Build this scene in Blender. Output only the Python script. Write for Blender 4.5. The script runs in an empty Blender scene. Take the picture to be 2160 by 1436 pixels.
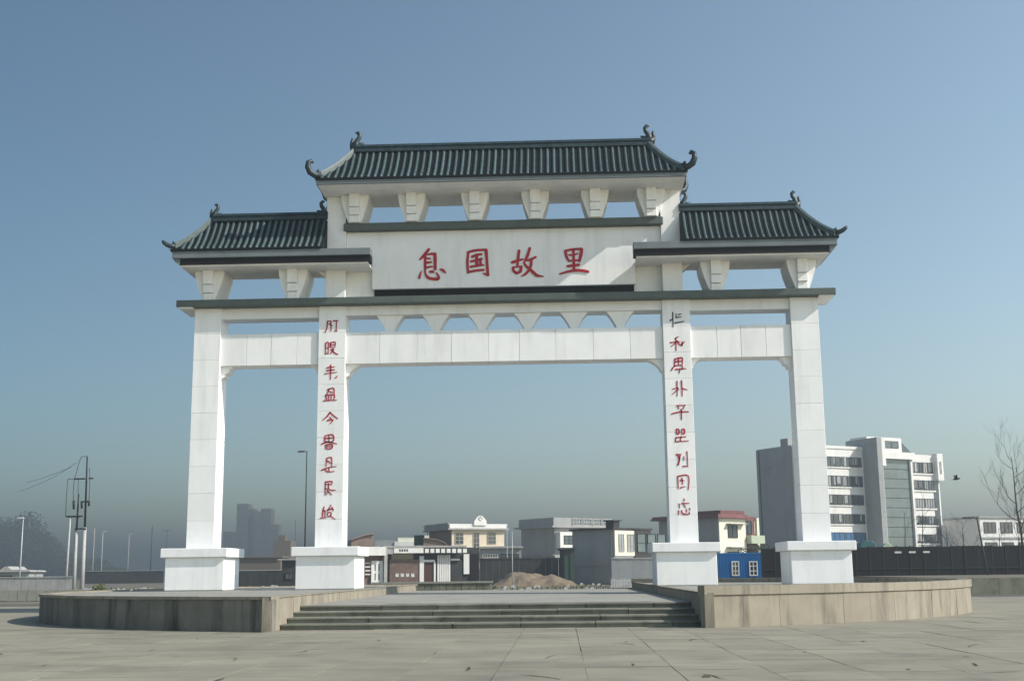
import bpy, math, random
from mathutils import Vector, Matrix
random.seed(7)
R = math.radians
sc = bpy.context.scene
C = sc.collection

# ------------------------------------------------------------------ camera, sky, sun, exposure
CAM = Vector((2.1763, -48.0, 0.559))
F, PITCH, ROLL, YAW = 2567.4, 0.1878, -0.0109, 0.0382
fw = Vector((-math.sin(YAW)*math.cos(PITCH), math.cos(YAW)*math.cos(PITCH), math.sin(PITCH)))
rt = Vector((math.cos(YAW), math.sin(YAW), 0))
up = rt.cross(fw)
rt, up = rt*math.cos(ROLL)+up*math.sin(ROLL), -rt*math.sin(ROLL)+up*math.cos(ROLL)
cd = bpy.data.cameras.new('camera')
cam = bpy.data.objects.new('camera', cd); C.objects.link(cam)
M = Matrix((rt, up, -fw)).transposed().to_4x4(); M.translation = CAM
cam.matrix_world = M
cd.sensor_width = 36; cd.lens = F*36/2160; cd.clip_start = .1; cd.clip_end = 6000
sc.camera = cam

SUN_AZ, SUN_EL = R(73), R(36)          # azimuth measured from -Y towards +X
w = bpy.data.worlds.new('World'); sc.world = w; w.use_nodes = True
nt = w.node_tree; bg = nt.nodes['Background']
sky = nt.nodes.new('ShaderNodeTexSky'); sky.sky_type = 'NISHITA'; sky.sun_disc = False
sky.sun_elevation = SUN_EL
sdir = Vector((math.sin(SUN_AZ)*math.cos(SUN_EL), -math.cos(SUN_AZ)*math.cos(SUN_EL), math.sin(SUN_EL)))
sky.sun_rotation = math.atan2(sdir.x, sdir.y)
sky.air_density = 1.0; sky.dust_density = .15; sky.ozone_density = 1.0
# hazy winter air: the sky brightens smoothly towards the sun's side and dims away from it
SKY_BASE, SKY_GAIN = (1.07, 1.035, .91), (.93, .75, .56)
geo = nt.nodes.new('ShaderNodeNewGeometry'); dot = nt.nodes.new('ShaderNodeVectorMath'); dot.operation = 'DOT_PRODUCT'
dot.inputs[1].default_value = (-math.sin(SUN_AZ), math.cos(SUN_AZ), 0)      # geometry 'Incoming' points back to the viewer
nt.links.new(geo.outputs['Incoming'], dot.inputs[0])
sca = nt.nodes.new('ShaderNodeVectorMath'); sca.operation = 'SCALE'; sca.inputs[0].default_value = SKY_GAIN
nt.links.new(dot.outputs['Value'], sca.inputs['Scale'])
add = nt.nodes.new('ShaderNodeVectorMath'); add.operation = 'ADD'; add.inputs[1].default_value = SKY_BASE
nt.links.new(sca.outputs[0], add.inputs[0])
mul = nt.nodes.new('ShaderNodeVectorMath'); mul.operation = 'MULTIPLY'
nt.links.new(sky.outputs[0], mul.inputs[0]); nt.links.new(add.outputs[0], mul.inputs[1])
nt.links.new(mul.outputs[0], bg.inputs[0]); bg.inputs[1].default_value = .14
sd = bpy.data.lights.new('sun', 'SUN'); sd.energy = 4.8; sd.angle = R(.55); sd.color = (1, .94, .86)
sun = bpy.data.objects.new('sun', sd); C.objects.link(sun)
sun.rotation_euler = (-sdir).to_track_quat('-Z', 'Y').to_euler(); sun.location = (40, -60, 60)
sc.view_settings.view_transform = 'Standard'; sc.view_settings.look = 'None'
sc.view_settings.gamma = 1; sc.view_settings.exposure = .38
try: sc.view_settings.use_curve_mapping = False
except Exception: pass
sc.render.engine = 'CYCLES'
sc.cycles.use_denoising = True
try: sc.cycles.denoiser = 'OPENIMAGEDENOISE'
except Exception: pass
sc.cycles.max_bounces = 6; sc.cycles.diffuse_bounces = 3; sc.cycles.glossy_bounces = 2; sc.cycles.volume_bounces = 0
HAZE = .0016

ZG = -.857                             # plaza level; z = 0 is the platform the gate stands on

# ------------------------------------------------------------------ survey helpers (photo bearings -> points in the place)
def ray(px, py): return (fw + rt*((px-1080)/F) - up*((py-718)/F))
def atY(px, py, Y):
    d = ray(px, py); return CAM + d*((Y-CAM.y)/d.y)
def zat(px, py, Y): return atY(px, py, Y).z
def gnd(px, Y, z=ZG):
    p = atY(px, 1206, Y); return Vector((p.x, Y, z))

# ------------------------------------------------------------------ materials
MAT = {}
def mat(name, col, rough=.8, var=.12, scale=3.0, streak=0.0, bump=.0, bscale=30, stretch=(1, 1, 1), objvar=0.0, stain=None, stain_scale=1.0, stain_amt=.5, spec=.3, metal=0, fine=None):
    m = bpy.data.materials.new(name); m.use_nodes = True
    n = m.node_tree.nodes; l = m.node_tree.links; b = n['Principled BSDF']
    b.inputs['Roughness'].default_value = rough
    b.inputs['Specular IOR Level'].default_value = spec
    b.inputs['Metallic'].default_value = metal
    g = n.new('ShaderNodeNewGeometry')
    mp = n.new('ShaderNodeMapping'); mp.inputs['Scale'].default_value = stretch
    l.new(g.outputs['Position'], mp.inputs[0])
    nz = n.new('ShaderNodeTexNoise'); nz.inputs['Scale'].default_value = scale; nz.inputs['Detail'].default_value = 6; nz.inputs['Roughness'].default_value = .6
    l.new(mp.outputs[0], nz.inputs['Vector'])
    r = n.new('ShaderNodeMapRange'); r.inputs['From Min'].default_value = .3; r.inputs['From Max'].default_value = .7
    r.inputs['To Min'].default_value = 1-var; r.inputs['To Max'].default_value = 1+var
    l.new(nz.outputs[0], r.inputs[0])
    fac = r.outputs[0]
    if objvar:
        oi = n.new('ShaderNodeObjectInfo'); rr = n.new('ShaderNodeMapRange')
        rr.inputs['To Min'].default_value = 1-objvar; rr.inputs['To Max'].default_value = 1+objvar
        l.new(oi.outputs['Random'], rr.inputs[0])
        mu = n.new('ShaderNodeMath'); mu.operation = 'MULTIPLY'; l.new(fac, mu.inputs[0]); l.new(rr.outputs[0], mu.inputs[1]); fac = mu.outputs[0]
    mx = n.new('ShaderNodeMix'); mx.data_type = 'RGBA'; mx.blend_type = 'MULTIPLY'; mx.inputs['Factor'].default_value = 1
    mx.inputs[6].default_value = (*col, 1); l.new(fac, mx.inputs[7])
    out = mx.outputs[2]
    if stain:
        mp2 = n.new('ShaderNodeMapping'); mp2.inputs['Scale'].default_value = (1, 1, .12 if streak else 1)
        l.new(g.outputs['Position'], mp2.inputs[0])
        n2 = n.new('ShaderNodeTexNoise'); n2.inputs['Scale'].default_value = stain_scale; n2.inputs['Detail'].default_value = 8; n2.inputs['Roughness'].default_value = .65
        l.new(mp2.outputs[0], n2.inputs['Vector'])
        r2 = n.new('ShaderNodeMapRange'); r2.inputs['From Min'].default_value = .5; r2.inputs['From Max'].default_value = .72
        r2.inputs['To Max'].default_value = stain_amt; l.new(n2.outputs[0], r2.inputs[0])
        m2 = n.new('ShaderNodeMix'); m2.data_type = 'RGBA'; l.new(r2.outputs[0], m2.inputs['Factor'])
        l.new(out, m2.inputs[6]); m2.inputs[7].default_value = (*stain, 1); out = m2.outputs[2]
    l.new(out, b.inputs['Base Color'])
    if bump:
        bn = n.new('ShaderNodeTexNoise'); bn.inputs['Scale'].default_value = bscale; bn.inputs['Detail'].default_value = 5
        l.new(g.outputs['Position'], bn.inputs['Vector'])
        bp = n.new('ShaderNodeBump'); bp.inputs['Strength'].default_value = bump; bp.inputs['Distance'].default_value = .02
        l.new(bn.outputs[0], bp.inputs['Height']); l.new(bp.outputs[0], b.inputs['Normal'])
    MAT[name] = m
    return m
mat('white_stone', (.80, .80, .79), .55, .035, 1.2, stain=(.46, .46, .44), streak=1, stain_scale=2.0, stain_amt=.34, objvar=.04, spec=.35)
mat('white_plaster', (.80, .80, .785), .8, .05, 1.5, stain=(.42, .41, .39), streak=1, stain_scale=3, stain_amt=.28)
mat('joint', (.5, .5, .49), .9)
mat('slab_grey', (.085, .105, .095), .7, .12, 2, stain=(.10, .13, .11), stain_scale=1.3, stain_amt=.5, streak=1)
mat('fascia_grey', (.15, .175, .185), .75, .15, 2, stain=(.10, .11, .11), stain_scale=4, stain_amt=.5)
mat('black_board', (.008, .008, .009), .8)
mat('tile', (.045, .074, .076), .55, .25, 5, stain=(.05, .08, .08), stain_scale=6, stain_amt=.7, objvar=.28, spec=.4)
mat('tile_dark', (.006, .010, .012), .7, .3, 6, spec=.15)
mat('ridge_tile', (.015, .030, .034), .45, .35, 4, stain=(.06, .09, .085), stain_scale=5, stain_amt=.4, spec=.4)
mat('hip_tile', (.062, .088, .088), .5, .25, 4, stain=(.04, .06, .06), stain_scale=5, stain_amt=.5)
mat('red_paint', (.36, .005, .016), .45, .25, 9, spec=.4)
mat('red_paint_dull', (.38, .016, .040), .6, .35, 14, stain=(.06, .03, .035), stain_scale=16, stain_amt=.8)
mat('black_paint', (.03, .025, .028), .6)
mat('paving', (.255, .237, .180), .85, .12, .55, stain=(.135, .13, .105), stain_scale=.7, stain_amt=.65, objvar=.085, bump=.15, bscale=45)
mat('paving_joint', (.10, .095, .08), .95, .3, 3)
mat('paving_joint_dark', (.06, .057, .05), .95, .3, 3)
mat('litter', (.13, .11, .08), .9, .5, 4)
mat('deck_stone', (.30, .29, .25), .85, .12, .8, stain=(.16, .16, .13), stain_scale=1.2, stain_amt=.6)
mat('wall_stained_shade', (.17, .16, .135), .9, .2, 1.6, stain=(.025, .026, .022), streak=1, stain_scale=1.7, stain_amt=1.0, objvar=.12, bump=.2)  # black streaky stains, over a darker base that paints in the left wall's shade
mat('step_stone', (.19, .188, .15), .9, .2, 1.2, stain=(.05, .05, .038), streak=1, stain_scale=1.6, stain_amt=.7, objvar=.1, bump=.2)
mat('wall_plaster', (.275, .245, .19), .9, .12, 1.3, stain=(.07, .066, .055), streak=1, stain_scale=2.6, stain_amt=.8, objvar=.06, bump=.15)
mat('dirt', (.17, .15, .115), .95, .3, .25, stain=(.08, .085, .05), stain_scale=.12, stain_amt=.7)
mat('asphalt', (.085, .087, .09), .9, .2, .6)
mat('kerb', (.30, .30, .25), .9, .2, 1.2, stain=(.13, .14, .10), stain_scale=1.2, stain_amt=.6)
mat('moss_concrete', (.17, .17, .125), .95, .25, 1.4, stain=(.07, .075, .05), stain_scale=2, stain_amt=.7)
mat('mound', (.20, .155, .105), .95, .3, 1.2, bump=.6, bscale=3)
mat('house_white', (.78, .77, .73), .85, .06, .5, stain=(.45, .44, .41), streak=1, stain_scale=1.1, stain_amt=.3)
mat('house_cream', (.70, .61, .45), .85, .08, .6, stain=(.5, .45, .36), stain_scale=.7, stain_amt=.4)
mat('house_ivory', (.74, .72, .58), .85, .07, .6)
mat('house_grey', (.33, .34, .335), .9, .1, .5, stain=(.22, .22, .21), streak=1, stain_scale=.8, stain_amt=.5)
mat('concrete', (.36, .355, .34), .9, .15, 1)
mat('brick_red', (.21, .145, .12), .9, .3, 3)
mat('rust', (.29, .205, .165), .85, .2, .8)
mat('maroon', (.17, .07, .068), .8, .25, 1.5)
mat('dark_wall', (.05, .05, .048), .9, .3, .6)
mat('black_net', (.010, .0095, .010), .9, .35, .7)
mat('blue_metal', (.008, .16, .42), .5, .12, 1, stain=(.02, .06, .13), stain_scale=2, stain_amt=.4)
mat('blue_sheet', (.05, .14, .27), .6, .15, 1)
mat('glass', (.045, .06, .065), .12, .3, .8, spec=.7, objvar=.55)
mat('curtain', (.34, .35, .34), .9, .2, 2, objvar=.3)
mat('glass_green', (.13, .17, .165), .15, .2, .4, spec=.7)
mat('frame_white', (.7, .7, .68), .6)
mat('frame_dark', (.03, .035, .035), .6)
mat('door_brown', (.075, .035, .028), .7)
mat('green_sheet', (.03, .065, .045), .7)
mat('teal_paint', (.04, .13, .14), .5)
mat('pale_green', (.42, .48, .34), .5)
mat('pole_concrete', (.42, .42, .40), .85, .12, 2)
mat('steel_dark', (.03, .033, .036), .6, metal=.3)
mat('steel_light', (.5, .5, .5), .5, metal=.2)
mat('haze_block', (.15, .125, .10), .9)
mat('bark', (.045, .04, .036), .95, .3, 6)
mat('leaf_dark', (.045, .055, .035), .9, .4, 1.2)
mat('leaf_dry', (.11, .12, .055), .9, .4, 2)
mat('feather', (.012, .012, .013), .7)
mat('trash_white', (.6, .6, .57), .8)
mat('rubber', (.015, .015, .015), .8)

# ------------------------------------------------------------------ mesh builder
class MB:
    def __init__(s): s.v = []; s.f = []; s.smooth = False
    def box(s, x0, x1, y0, y1, z0, z1):
        i = len(s.v)
        s.v += [(x, y, z) for z in (z0, z1) for y in (y0, y1) for x in (x0, x1)]
        s.f += [tuple(i+k for k in q) for q in ((0, 2, 3, 1), (4, 5, 7, 6), (0, 1, 5, 4), (2, 6, 7, 3), (0, 4, 6, 2), (1, 3, 7, 5))]
        return s
    def frustum(s, a, b):              # a, b: (x0,x1,y0,y1,z)
        i = len(s.v)
        for q in (a, b):
            s.v += [(q[0], q[2], q[4]), (q[1], q[2], q[4]), (q[1], q[3], q[4]), (q[0], q[3], q[4])]
        s.f += [(i+3, i+2, i+1, i), (i+4, i+5, i+6, i+7)] + [(i+k, i+(k+1) % 4, i+4+(k+1) % 4, i+4+k) for k in range(4)]
        return s
    def prism_y(s, poly, y0, y1):      # polygon in x,z extruded along y
        i = len(s.v); n = len(poly)
        s.v += [(x, y0, z) for x, z in poly] + [(x, y1, z) for x, z in poly]
        s.f += [tuple(range(i, i+n)), tuple(range(i+2*n-1, i+n-1, -1))]
        s.f += [(i+k, i+n+k, i+n+(k+1) % n, i+(k+1) % n) for k in range(n)]
        return s
    def prism_x(s, poly, x0, x1):      # polygon in y,z extruded along x
        i = len(s.v); n = len(poly)
        s.v += [(x0, y, z) for y, z in poly] + [(x1, y, z) for y, z in poly]
        s.f += [tuple(range(i, i+n)), tuple(range(i+2*n-1, i+n-1, -1))]
        s.f += [(i+k, i+n+k, i+n+(k+1) % n, i+(k+1) % n) for k in range(n)]
        return s
    def prism_z(s, poly, z0, z1):
        i = len(s.v); n = len(poly)
        s.v += [(x, y, z0) for x, y in poly] + [(x, y, z1) for x, y in poly]
        s.f += [tuple(range(i+n-1, i-1, -1)), tuple(range(i+n, i+2*n))]
        s.f += [(i+k, i+(k+1) % n, i+n+(k+1) % n, i+n+k) for k in range(n)]
        return s
    def tube(s, pts, rad, n=6, cap=True):
        pts = [Vector(p) for p in pts]
        if not isinstance(rad, (list, tuple)): rad = [rad]*len(pts)
        i = len(s.v); m = len(pts); s.smooth = True
        d0 = (pts[1]-pts[0]).normalized()
        ref = Vector((0, 0, 1)) if abs(d0.z) < .9 else Vector((1, 0, 0))
        a = d0.cross(ref).normalized()
        for k, p in enumerate(pts):
            d = (pts[min(k+1, m-1)]-pts[max(k-1, 0)]).normalized()
            a = (a - d*a.dot(d)).normalized(); b = d.cross(a)
            for j in range(n):
                t = 2*math.pi*j/n
                s.v.append(tuple(p + (a*math.cos(t)+b*math.sin(t))*rad[k]))
        for k in range(m-1):
            for j in range(n):
                s.f.append((i+k*n+j, i+k*n+(j+1) % n, i+(k+1)*n+(j+1) % n, i+(k+1)*n+j))
        if cap:
            s.f += [tuple(i+j for j in range(n-1, -1, -1)), tuple(i+(m-1)*n+j for j in range(n))]
        return s
    def sweep(s, pts, sec, side):      # section [(a,b)] : a along side vector, b along z
        i = len(s.v); n = len(sec); side = Vector(side)
        for k, p in enumerate(pts):
            for a, b in sec: s.v.append(tuple(Vector(p)+side*a+Vector((0, 0, b))))
        m = len(pts)
        for k in range(m-1):
            for j in range(n):
                s.f.append((i+k*n+j, i+k*n+(j+1) % n, i+(k+1)*n+(j+1) % n, i+(k+1)*n+j))
        s.f += [tuple(i+j for j in range(n-1, -1, -1)), tuple(i+(m-1)*n+j for j in range(n))]
        return s
    def quad(s, *p):
        i = len(s.v); s.v += [tuple(q) for q in p]; s.f.append(tuple(range(i, i+len(p)))); return s
    def mesh(s, name, m):
        me = bpy.data.meshes.new(name); me.from_pydata(s.v, [], s.f); me.materials.append(MAT[m])
        import bmesh
        bm = bmesh.new(); bm.from_mesh(me); bmesh.ops.recalc_face_normals(bm, faces=bm.faces); bm.to_mesh(me); bm.free()
        if s.smooth:
            me.polygons.foreach_set('use_smooth', [True]*len(me.polygons))
        me.update(); return me
    def build(s, name, m, parent=None, loc=None, bevel=0):
        return link(name, s.mesh(name, m), parent, loc, bevel)
def link(name, me, parent=None, loc=None, bevel=0):
    o = bpy.data.objects.new(name, me); C.objects.link(o)
    if parent: o.parent = parent
    if loc: o.location = loc
    if bevel:
        b = o.modifiers.new('bevel', 'BEVEL'); b.width = bevel; b.segments = 2; b.limit_method = 'ANGLE'
    return o
def tag(o, label=None, cat=None, group=None, kind=None):
    if label: o['label'] = label
    if cat: o['category'] = cat
    if group: o['group'] = group
    if kind: o['kind'] = kind
    return o
def empty(name, loc, rz=0, label=None, cat=None, group=None):
    o = bpy.data.objects.new(name, None); C.objects.link(o); o.location = loc; o.rotation_euler = (0, 0, rz); o.empty_display_size = .3
    return tag(o, label, cat, group)
def box(name, m, parent, x0, x1, y0, y1, z0, z1, bevel=0): return MB().box(x0, x1, y0, y1, z0, z1).build(name, m, parent, None, bevel)

# ------------------------------------------------------------------ ground, plaza, platform
tag(MB().quad((-3000, -80, ZG-.09), (3000, -80, ZG-.09), (3000, 3500, ZG-.09), (-3000, 3500, ZG-.09)).build('ground', 'dirt'), kind='structure')
plaza = tag(MB().quad((-60, -75, ZG-.03), (60, -75, ZG-.03), (60, 19, ZG-.03), (-60, 19, ZG-.03)).build('plaza', 'paving_joint'), kind='structure')
CX, CY, RP = .08, -1.35, 16.4
SXL, SXR = 5.15, 5.72                   # passage sides, left and right of the gate's axis
P = 1.3
slabs = []; rest = MB()
for i in range(-26, 27):
    for j in range(-32, 30):
        x, y = i*P+.55, -17.5+j*P*.95-6
        if y < -44 or y > 16: continue
        d = math.hypot(x-CX, y-CY)
        if d < RP-2.2 and not (-SXL+.4 < x < SXR-.4 and y < -15): continue
        Z = y-CAM.y
        vis = abs((x-CAM.x+Z*.038)/Z) < .47 and Z > 14.2
        size = P*F/Z * 1.3*F*1.4/Z/Z
        slabs.append((size if vis else size*1e-6, x, y))
slabs.sort(reverse=True)
base_slab = None
for k, (sz, x, y) in enumerate(slabs):
    jx = random.uniform(-.004, .004); z = ZG+random.uniform(-.004, .004)
    hx, hy = P/2-random.uniform(.002, .005), P*.95/2-random.uniform(.002, .005)
    if k < 300:
        if base_slab is None or k % 12 == 0:
            base_slab = MB().frustum((-hx, hx, -hy, hy, -.028), (-hx+.0015, hx-.0015, -hy+.0015, hy-.0015, 0)).mesh('paving_slab', 'paving')
        o = link('paving_slab', base_slab, plaza, (x+jx, y, z))
        o.rotation_euler = (random.uniform(-.0022, .0022), random.uniform(-.0022, .0022), random.choice((0, math.pi)))
    else:
        rest.box(x-hx, x+hx, y-hy, y+hy, ZG-.028, ZG-.002)
tag(rest.build('paving_field', 'paving', plaza), kind='stuff')
# cracks and grime lines on the paving
cr = MB(); rc = random.Random(21)
for k in range(60):
    Z = rc.uniform(14.5, 27); y = CAM.y+Z; x = CAM.x-Z*.038+rc.uniform(-.44, .44)*Z
    if math.hypot(x-CX, y-CY) < RP+.6: continue
    a = rc.choice((0, 0, math.pi/2, math.pi/2, rc.uniform(-.6, .6)))+rc.uniform(-.12, .12); L_ = rc.uniform(.25, 1.3); n_ = 9; w0 = rc.uniform(.008, .026)
    px_, py_ = x, y; prev = None
    for q in range(n_):
        a += rc.uniform(-.22, .22); wq = w0*math.sin(math.pi*(q+.3)/n_)*rc.uniform(.5, 1.2)
        cur = ((px_-math.sin(a)*wq, py_+math.cos(a)*wq, ZG+.009), (px_+math.sin(a)*wq, py_-math.cos(a)*wq, ZG+.009))
        if prev: cr.quad(prev[0], prev[1], cur[1], cur[0])
        prev = cur; px_ += math.cos(a)*L_/n_; py_ += math.sin(a)*L_/n_
tag(cr.build('paving_cracks', 'paving_joint_dark', plaza), kind='stuff')
lit = MB()
for k in range(9):
    Z = rc.uniform(15, 31); y = CAM.y+Z; x = CAM.x-Z*.038+rc.uniform(-.43, .43)*Z
    if math.hypot(x-CX, y-CY) < RP+.3: continue
    q = rc.uniform(.015, .05); a = rc.uniform(0, 3)
    lit.frustum((x-q, x+q*rc.uniform(.6, 2), y-q, y+q, ZG+.004), (x-q*.5, x+q*.8, y-q*.6, y+q*.5, ZG+.004+q*rc.uniform(.2, .6)))
tag(lit.build('litter', 'litter', plaza), kind='stuff')
road = tag(MB().quad((-400, 34, ZG-.05), (400, 34, ZG-.05), (400, 44, ZG-.05), (-400, 44, ZG-.05)).build('road', 'asphalt'), kind='structure')

plat = empty('stone_platform', (CX, CY, ZG), 0, 'round raised stone platform with a stepped passage through it, carrying the white gateway', 'platform')
H = -ZG
def arc(a0, a1, r, n=24): return [(r*math.sin(R(a0+(a1-a0)*k/n)), -r*math.cos(R(a0+(a1-a0)*k/n))) for k in range(n+1)]
r_in = RP-.24
PZ = H-.30                             # passage floor above plaza
for sgn, SX in ((-1, SXL+CX), (1, SXR-CX)):
    aopen = math.degrees(math.asin(SX/RP))
    pts = [(x*sgn, y) for x, y in arc(aopen+.25, 180-aopen-.25, r_in-.02, 40)]
    poly = [(SX*sgn, pts[0][1]), ] + pts + [(SX*sgn, pts[-1][1])]
    poly = [(sgn*(abs(x)+.22) if abs(abs(x)-SX) < 1e-6 else x, y) for x, y in poly]
    MB().prism_z(poly, 0, H-.03).build('terrace', 'deck_stone', plat)
    # facing panels round the drum
    n = 36; a0, a1 = aopen, 180-aopen
    for k in range(n):
        b0, b1 = a0+(a1-a0)*k/n+.012, a0+(a1-a0)*(k+1)/n-.012
        hh = H-.06-random.uniform(0, .006); ro = RP-.02-random.uniform(0, .012)
        o = [(x*sgn, y) for x, y in arc(b0, b1, ro, 4)]; i_ = [(x*sgn, y) for x, y in arc(b0, b1, r_in, 4)][::-1]
        MB().prism_z(o+i_, 0, hh).build('wall_panel', 'wall_stained_shade' if sgn < 0 else 'wall_plaster', plat)
        if k % 2 == 0:
            b1 = min(a1, a0+(a1-a0)*(k+2)/n)-.02
            top = H+.02 if sgn < 0 else H+.17
            o = [(x*sgn, y) for x, y in arc(b0, b1, RP+.02, 6)]; i_ = [(x*sgn, y) for x, y in arc(b0, b1, r_in-.12, 6)][::-1]
            MB().prism_z(o+i_, H-.058, top+random.uniform(-.006, .006)).build('coping_stone', 'wall_plaster', plat)
    # passage cheek wall, in panels
    ya, yb = -math.sqrt(RP*RP-SX*SX), math.sqrt(RP*RP-SX*SX)
    m_ = 12
    for k in range(m_):
        y0 = ya+(yb-ya)*k/m_+.006; y1 = ya+(yb-ya)*(k+1)/m_-.006
        q = random.uniform(0, .008)
        MB().box(*sorted((sgn*(SX+q), sgn*(SX+.24))), y0, y1, 0, H+(.0 if sgn < 0 else .0)).build('cheek_panel', 'wall_plaster', plat)
# passage floor and steps
yfront = -15.9-CY
TR, RI = .8, PZ/4
SL_, SR_ = SXL+CX, SXR-CX
MB().box(-SL_, SR_, yfront+3*TR+.5, 15.2, 0, PZ-.004).build('passage_floor', 'deck_stone', plat)
for s in range(4):
    cuts = [-SL_]; x = -SL_
    while x < SR_-2.6:
        x += random.uniform(1.5, 2.3); cuts.append(x)
    cuts.append(SR_)
    for x0, x1 in zip(cuts[:-1], cuts[1:]):
        g = .008
        q0 = yfront+s*TR+random.uniform(-.015, .012); q1 = yfront+s*TR+TR+(.5 if s == 3 else .08); zb_ = s*RI-.02 if s else 0; zt_ = (s+1)*RI+random.uniform(-.008, .004)
        MB().prism_x([(q0+.05, zb_), (q0+.05, zt_-.045), (q0, zt_-.045), (q0, zt_), (q1, zt_), (q1, zb_)], x0+g, x1-g).build('step_stone', 'step_stone', plat, None, .008)
for s in range(3):
    box('rear_step', 'step_stone', plat, -SL_, SR_, 15.2, 15.2+.45*(3-s), s*RI+.002 if s else 0, (s+1)*RI, 0)

# ------------------------------------------------------------------ the gateway
gate = empty('memorial_gateway', (0, 0, 0), 0, 'tall white stone memorial gateway with dark tiled roofs and red characters, on the round platform', 'gateway')
A, B, W, PW = 12.04, 6.94, 1.09, 2.30
HC, HCOL = 1.60, 11.237
def stroke(mb, pts, y, th):            # brush stroke: ribbon of varying width with rounded ends, in the x,z plane, thickness th
    out = []
    P2 = [Vector((p[0], p[1])) for p in pts]; Wd = [p[2] for p in pts]
    Pn, Wn = [], []
    for k in range(len(P2)-1):
        for q in range(4):
            t = q/4
            p0 = P2[max(k-1, 0)]; p1 = P2[k]; p2 = P2[k+1]; p3 = P2[min(k+2, len(P2)-1)]
            if len(P2) > 2:
                Pn.append(.5*((2*p1)+(p2-p0)*t+(2*p0-5*p1+4*p2-p3)*t*t+(3*p1-p0-3*p2+p3)*t**3))
            else: Pn.append(p1.lerp(p2, t))
            Wn.append(Wd[k]*(1-t)+Wd[k+1]*t)
    Pn.append(P2[-1]); Wn.append(Wd[-1])
    L, Rr = [], []
    for k, p in enumerate(Pn):
        d = Pn[min(k+1, len(Pn)-1)]-Pn[max(k-1, 0)]
        if d.length < 1e-9: d = Vector((1, 0))
        d.normalize(); nrm = Vector((-d.y, d.x))
        L.append(p+nrm*Wn[k]/2); Rr.append(p-nrm*Wn[k]/2)
        if k == 0: d0 = d.copy()
        dl = d
    i = len(mb.v); n = len(L)
    for q, yy in enumerate((y-th, y)):
        mb.v += [(a.x, yy, a.y) for a in L]+[(a.x, yy, a.y) for a in Rr]
    for k in range(n-1):
        mb.f += [(i+k, i+k+1, i+n+k+1, i+n+k), (i+2*n+k, i+3*n+k, i+3*n+k+1, i+2*n+k+1), (i+k, i+2*n+k, i+2*n+k+1, i+k+1), (i+n+k, i+n+k+1, i+3*n+k+1, i+3*n+k)]
    for p, w_, s_ in ((Pn[0], Wn[0], -d0), (Pn[-1], Wn[-1], dl)):   # half round ends, a hair lower
        j = len(mb.v); base = math.atan2(s_.y, s_.x)
        mb.v += [(p.x+w_/2*math.cos(base+R(-90+30*q)), y-th*.9, p.y+w_/2*math.sin(base+R(-90+30*q))) for q in range(7)]
        mb.v += [(x, y, z) for x, _, z in mb.v[j:j+7]]
        mb.f.append(tuple(range(j, j+7)))
        mb.f += [(j+q, j+q+1, j+8+q, j+7+q) for q in range(6)]

# couplets on the inner columns: strokes as drawn on the stone, units 1/150 of a character square
LEFT = [
 ((245, 215), 0, [[(195,160),(190,235),(170,295)],[(195,160),(235,155)],[(235,160),(240,275)],[(265,155),(320,155)],[(300,155),(300,275)],[(215,190),(250,215)],[(280,275),(310,275)]]),
 ((245, 490), 0, [[(180,425),(180,555)],[(180,425),(210,420),(210,550)],[(180,485),(210,485)],[(180,550),(215,548)],[(230,425),(290,415),(290,470)],[(235,425),(235,475)],[(230,450),(290,445)],[(230,475),(290,475)],[(240,505),(275,500),(235,555)],[(250,510),(290,545),(325,560)]]),
 ((240, 770), 0, [[(195,722),(285,710)],[(195,755),(285,745)],[(170,792),(310,775)],[(238,690),(238,860)],[(300,840),(315,820)]]),
 ((230, 1040), 0, [[(195,985),(265,970),(275,1040)],[(215,975),(190,1035)],[(212,1005),(255,1022)],[(175,1050),(185,1105)],[(175,1050),(275,1050),(270,1105)],[(210,1055),(210,1105)],[(240,1055),(240,1105)],[(150,1115),(305,1108)]]),
 ((215, 1325), 0, [[(215,1260),(180,1310),(130,1350)],[(215,1260),(255,1300),(305,1335)],[(185,1355),(250,1350),(215,1395)],[(215,1322),(235,1340)]]),
 ((220, 290), 0, [[(165,225),(255,215),(260,290),(170,290),(165,225)],[(210,215),(215,290)],[(170,255),(258,250)],[(130,320),(200,295),(305,320)],[(175,330),(245,325),(245,370),(180,372),(175,330)],[(180,350),(245,348)]]),
 ((215, 575), 0, [[(185,500),(180,590)],[(185,500),(240,495),(245,595)],[(190,525),(238,560)],[(130,635),(210,605),(295,595)],[(165,625),(200,655),(275,650)],[(212,610),(215,655)]]),
 ((210, 855), 0, [[(170,785),(170,930)],[(170,785),(245,780),(240,812)],[(170,812),(240,815)],[(205,800),(215,870),(285,878)],[(165,865),(195,865),(188,930)],[(200,890),(245,930)]]),
 ((200, 1140), 0, [[(150,1085),(135,1150),(135,1200)],[(135,1135),(160,1130),(160,1200)],[(110,1212),(180,1205)],[(225,1065),(230,1078)],[(185,1120),(255,1110)],[(215,1090),(190,1135)],[(240,1095),(258,1130)],[(190,1150),(230,1150),(225,1190),(195,1190),(190,1150)],[(225,1190),(280,1225)]]),
]
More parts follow.
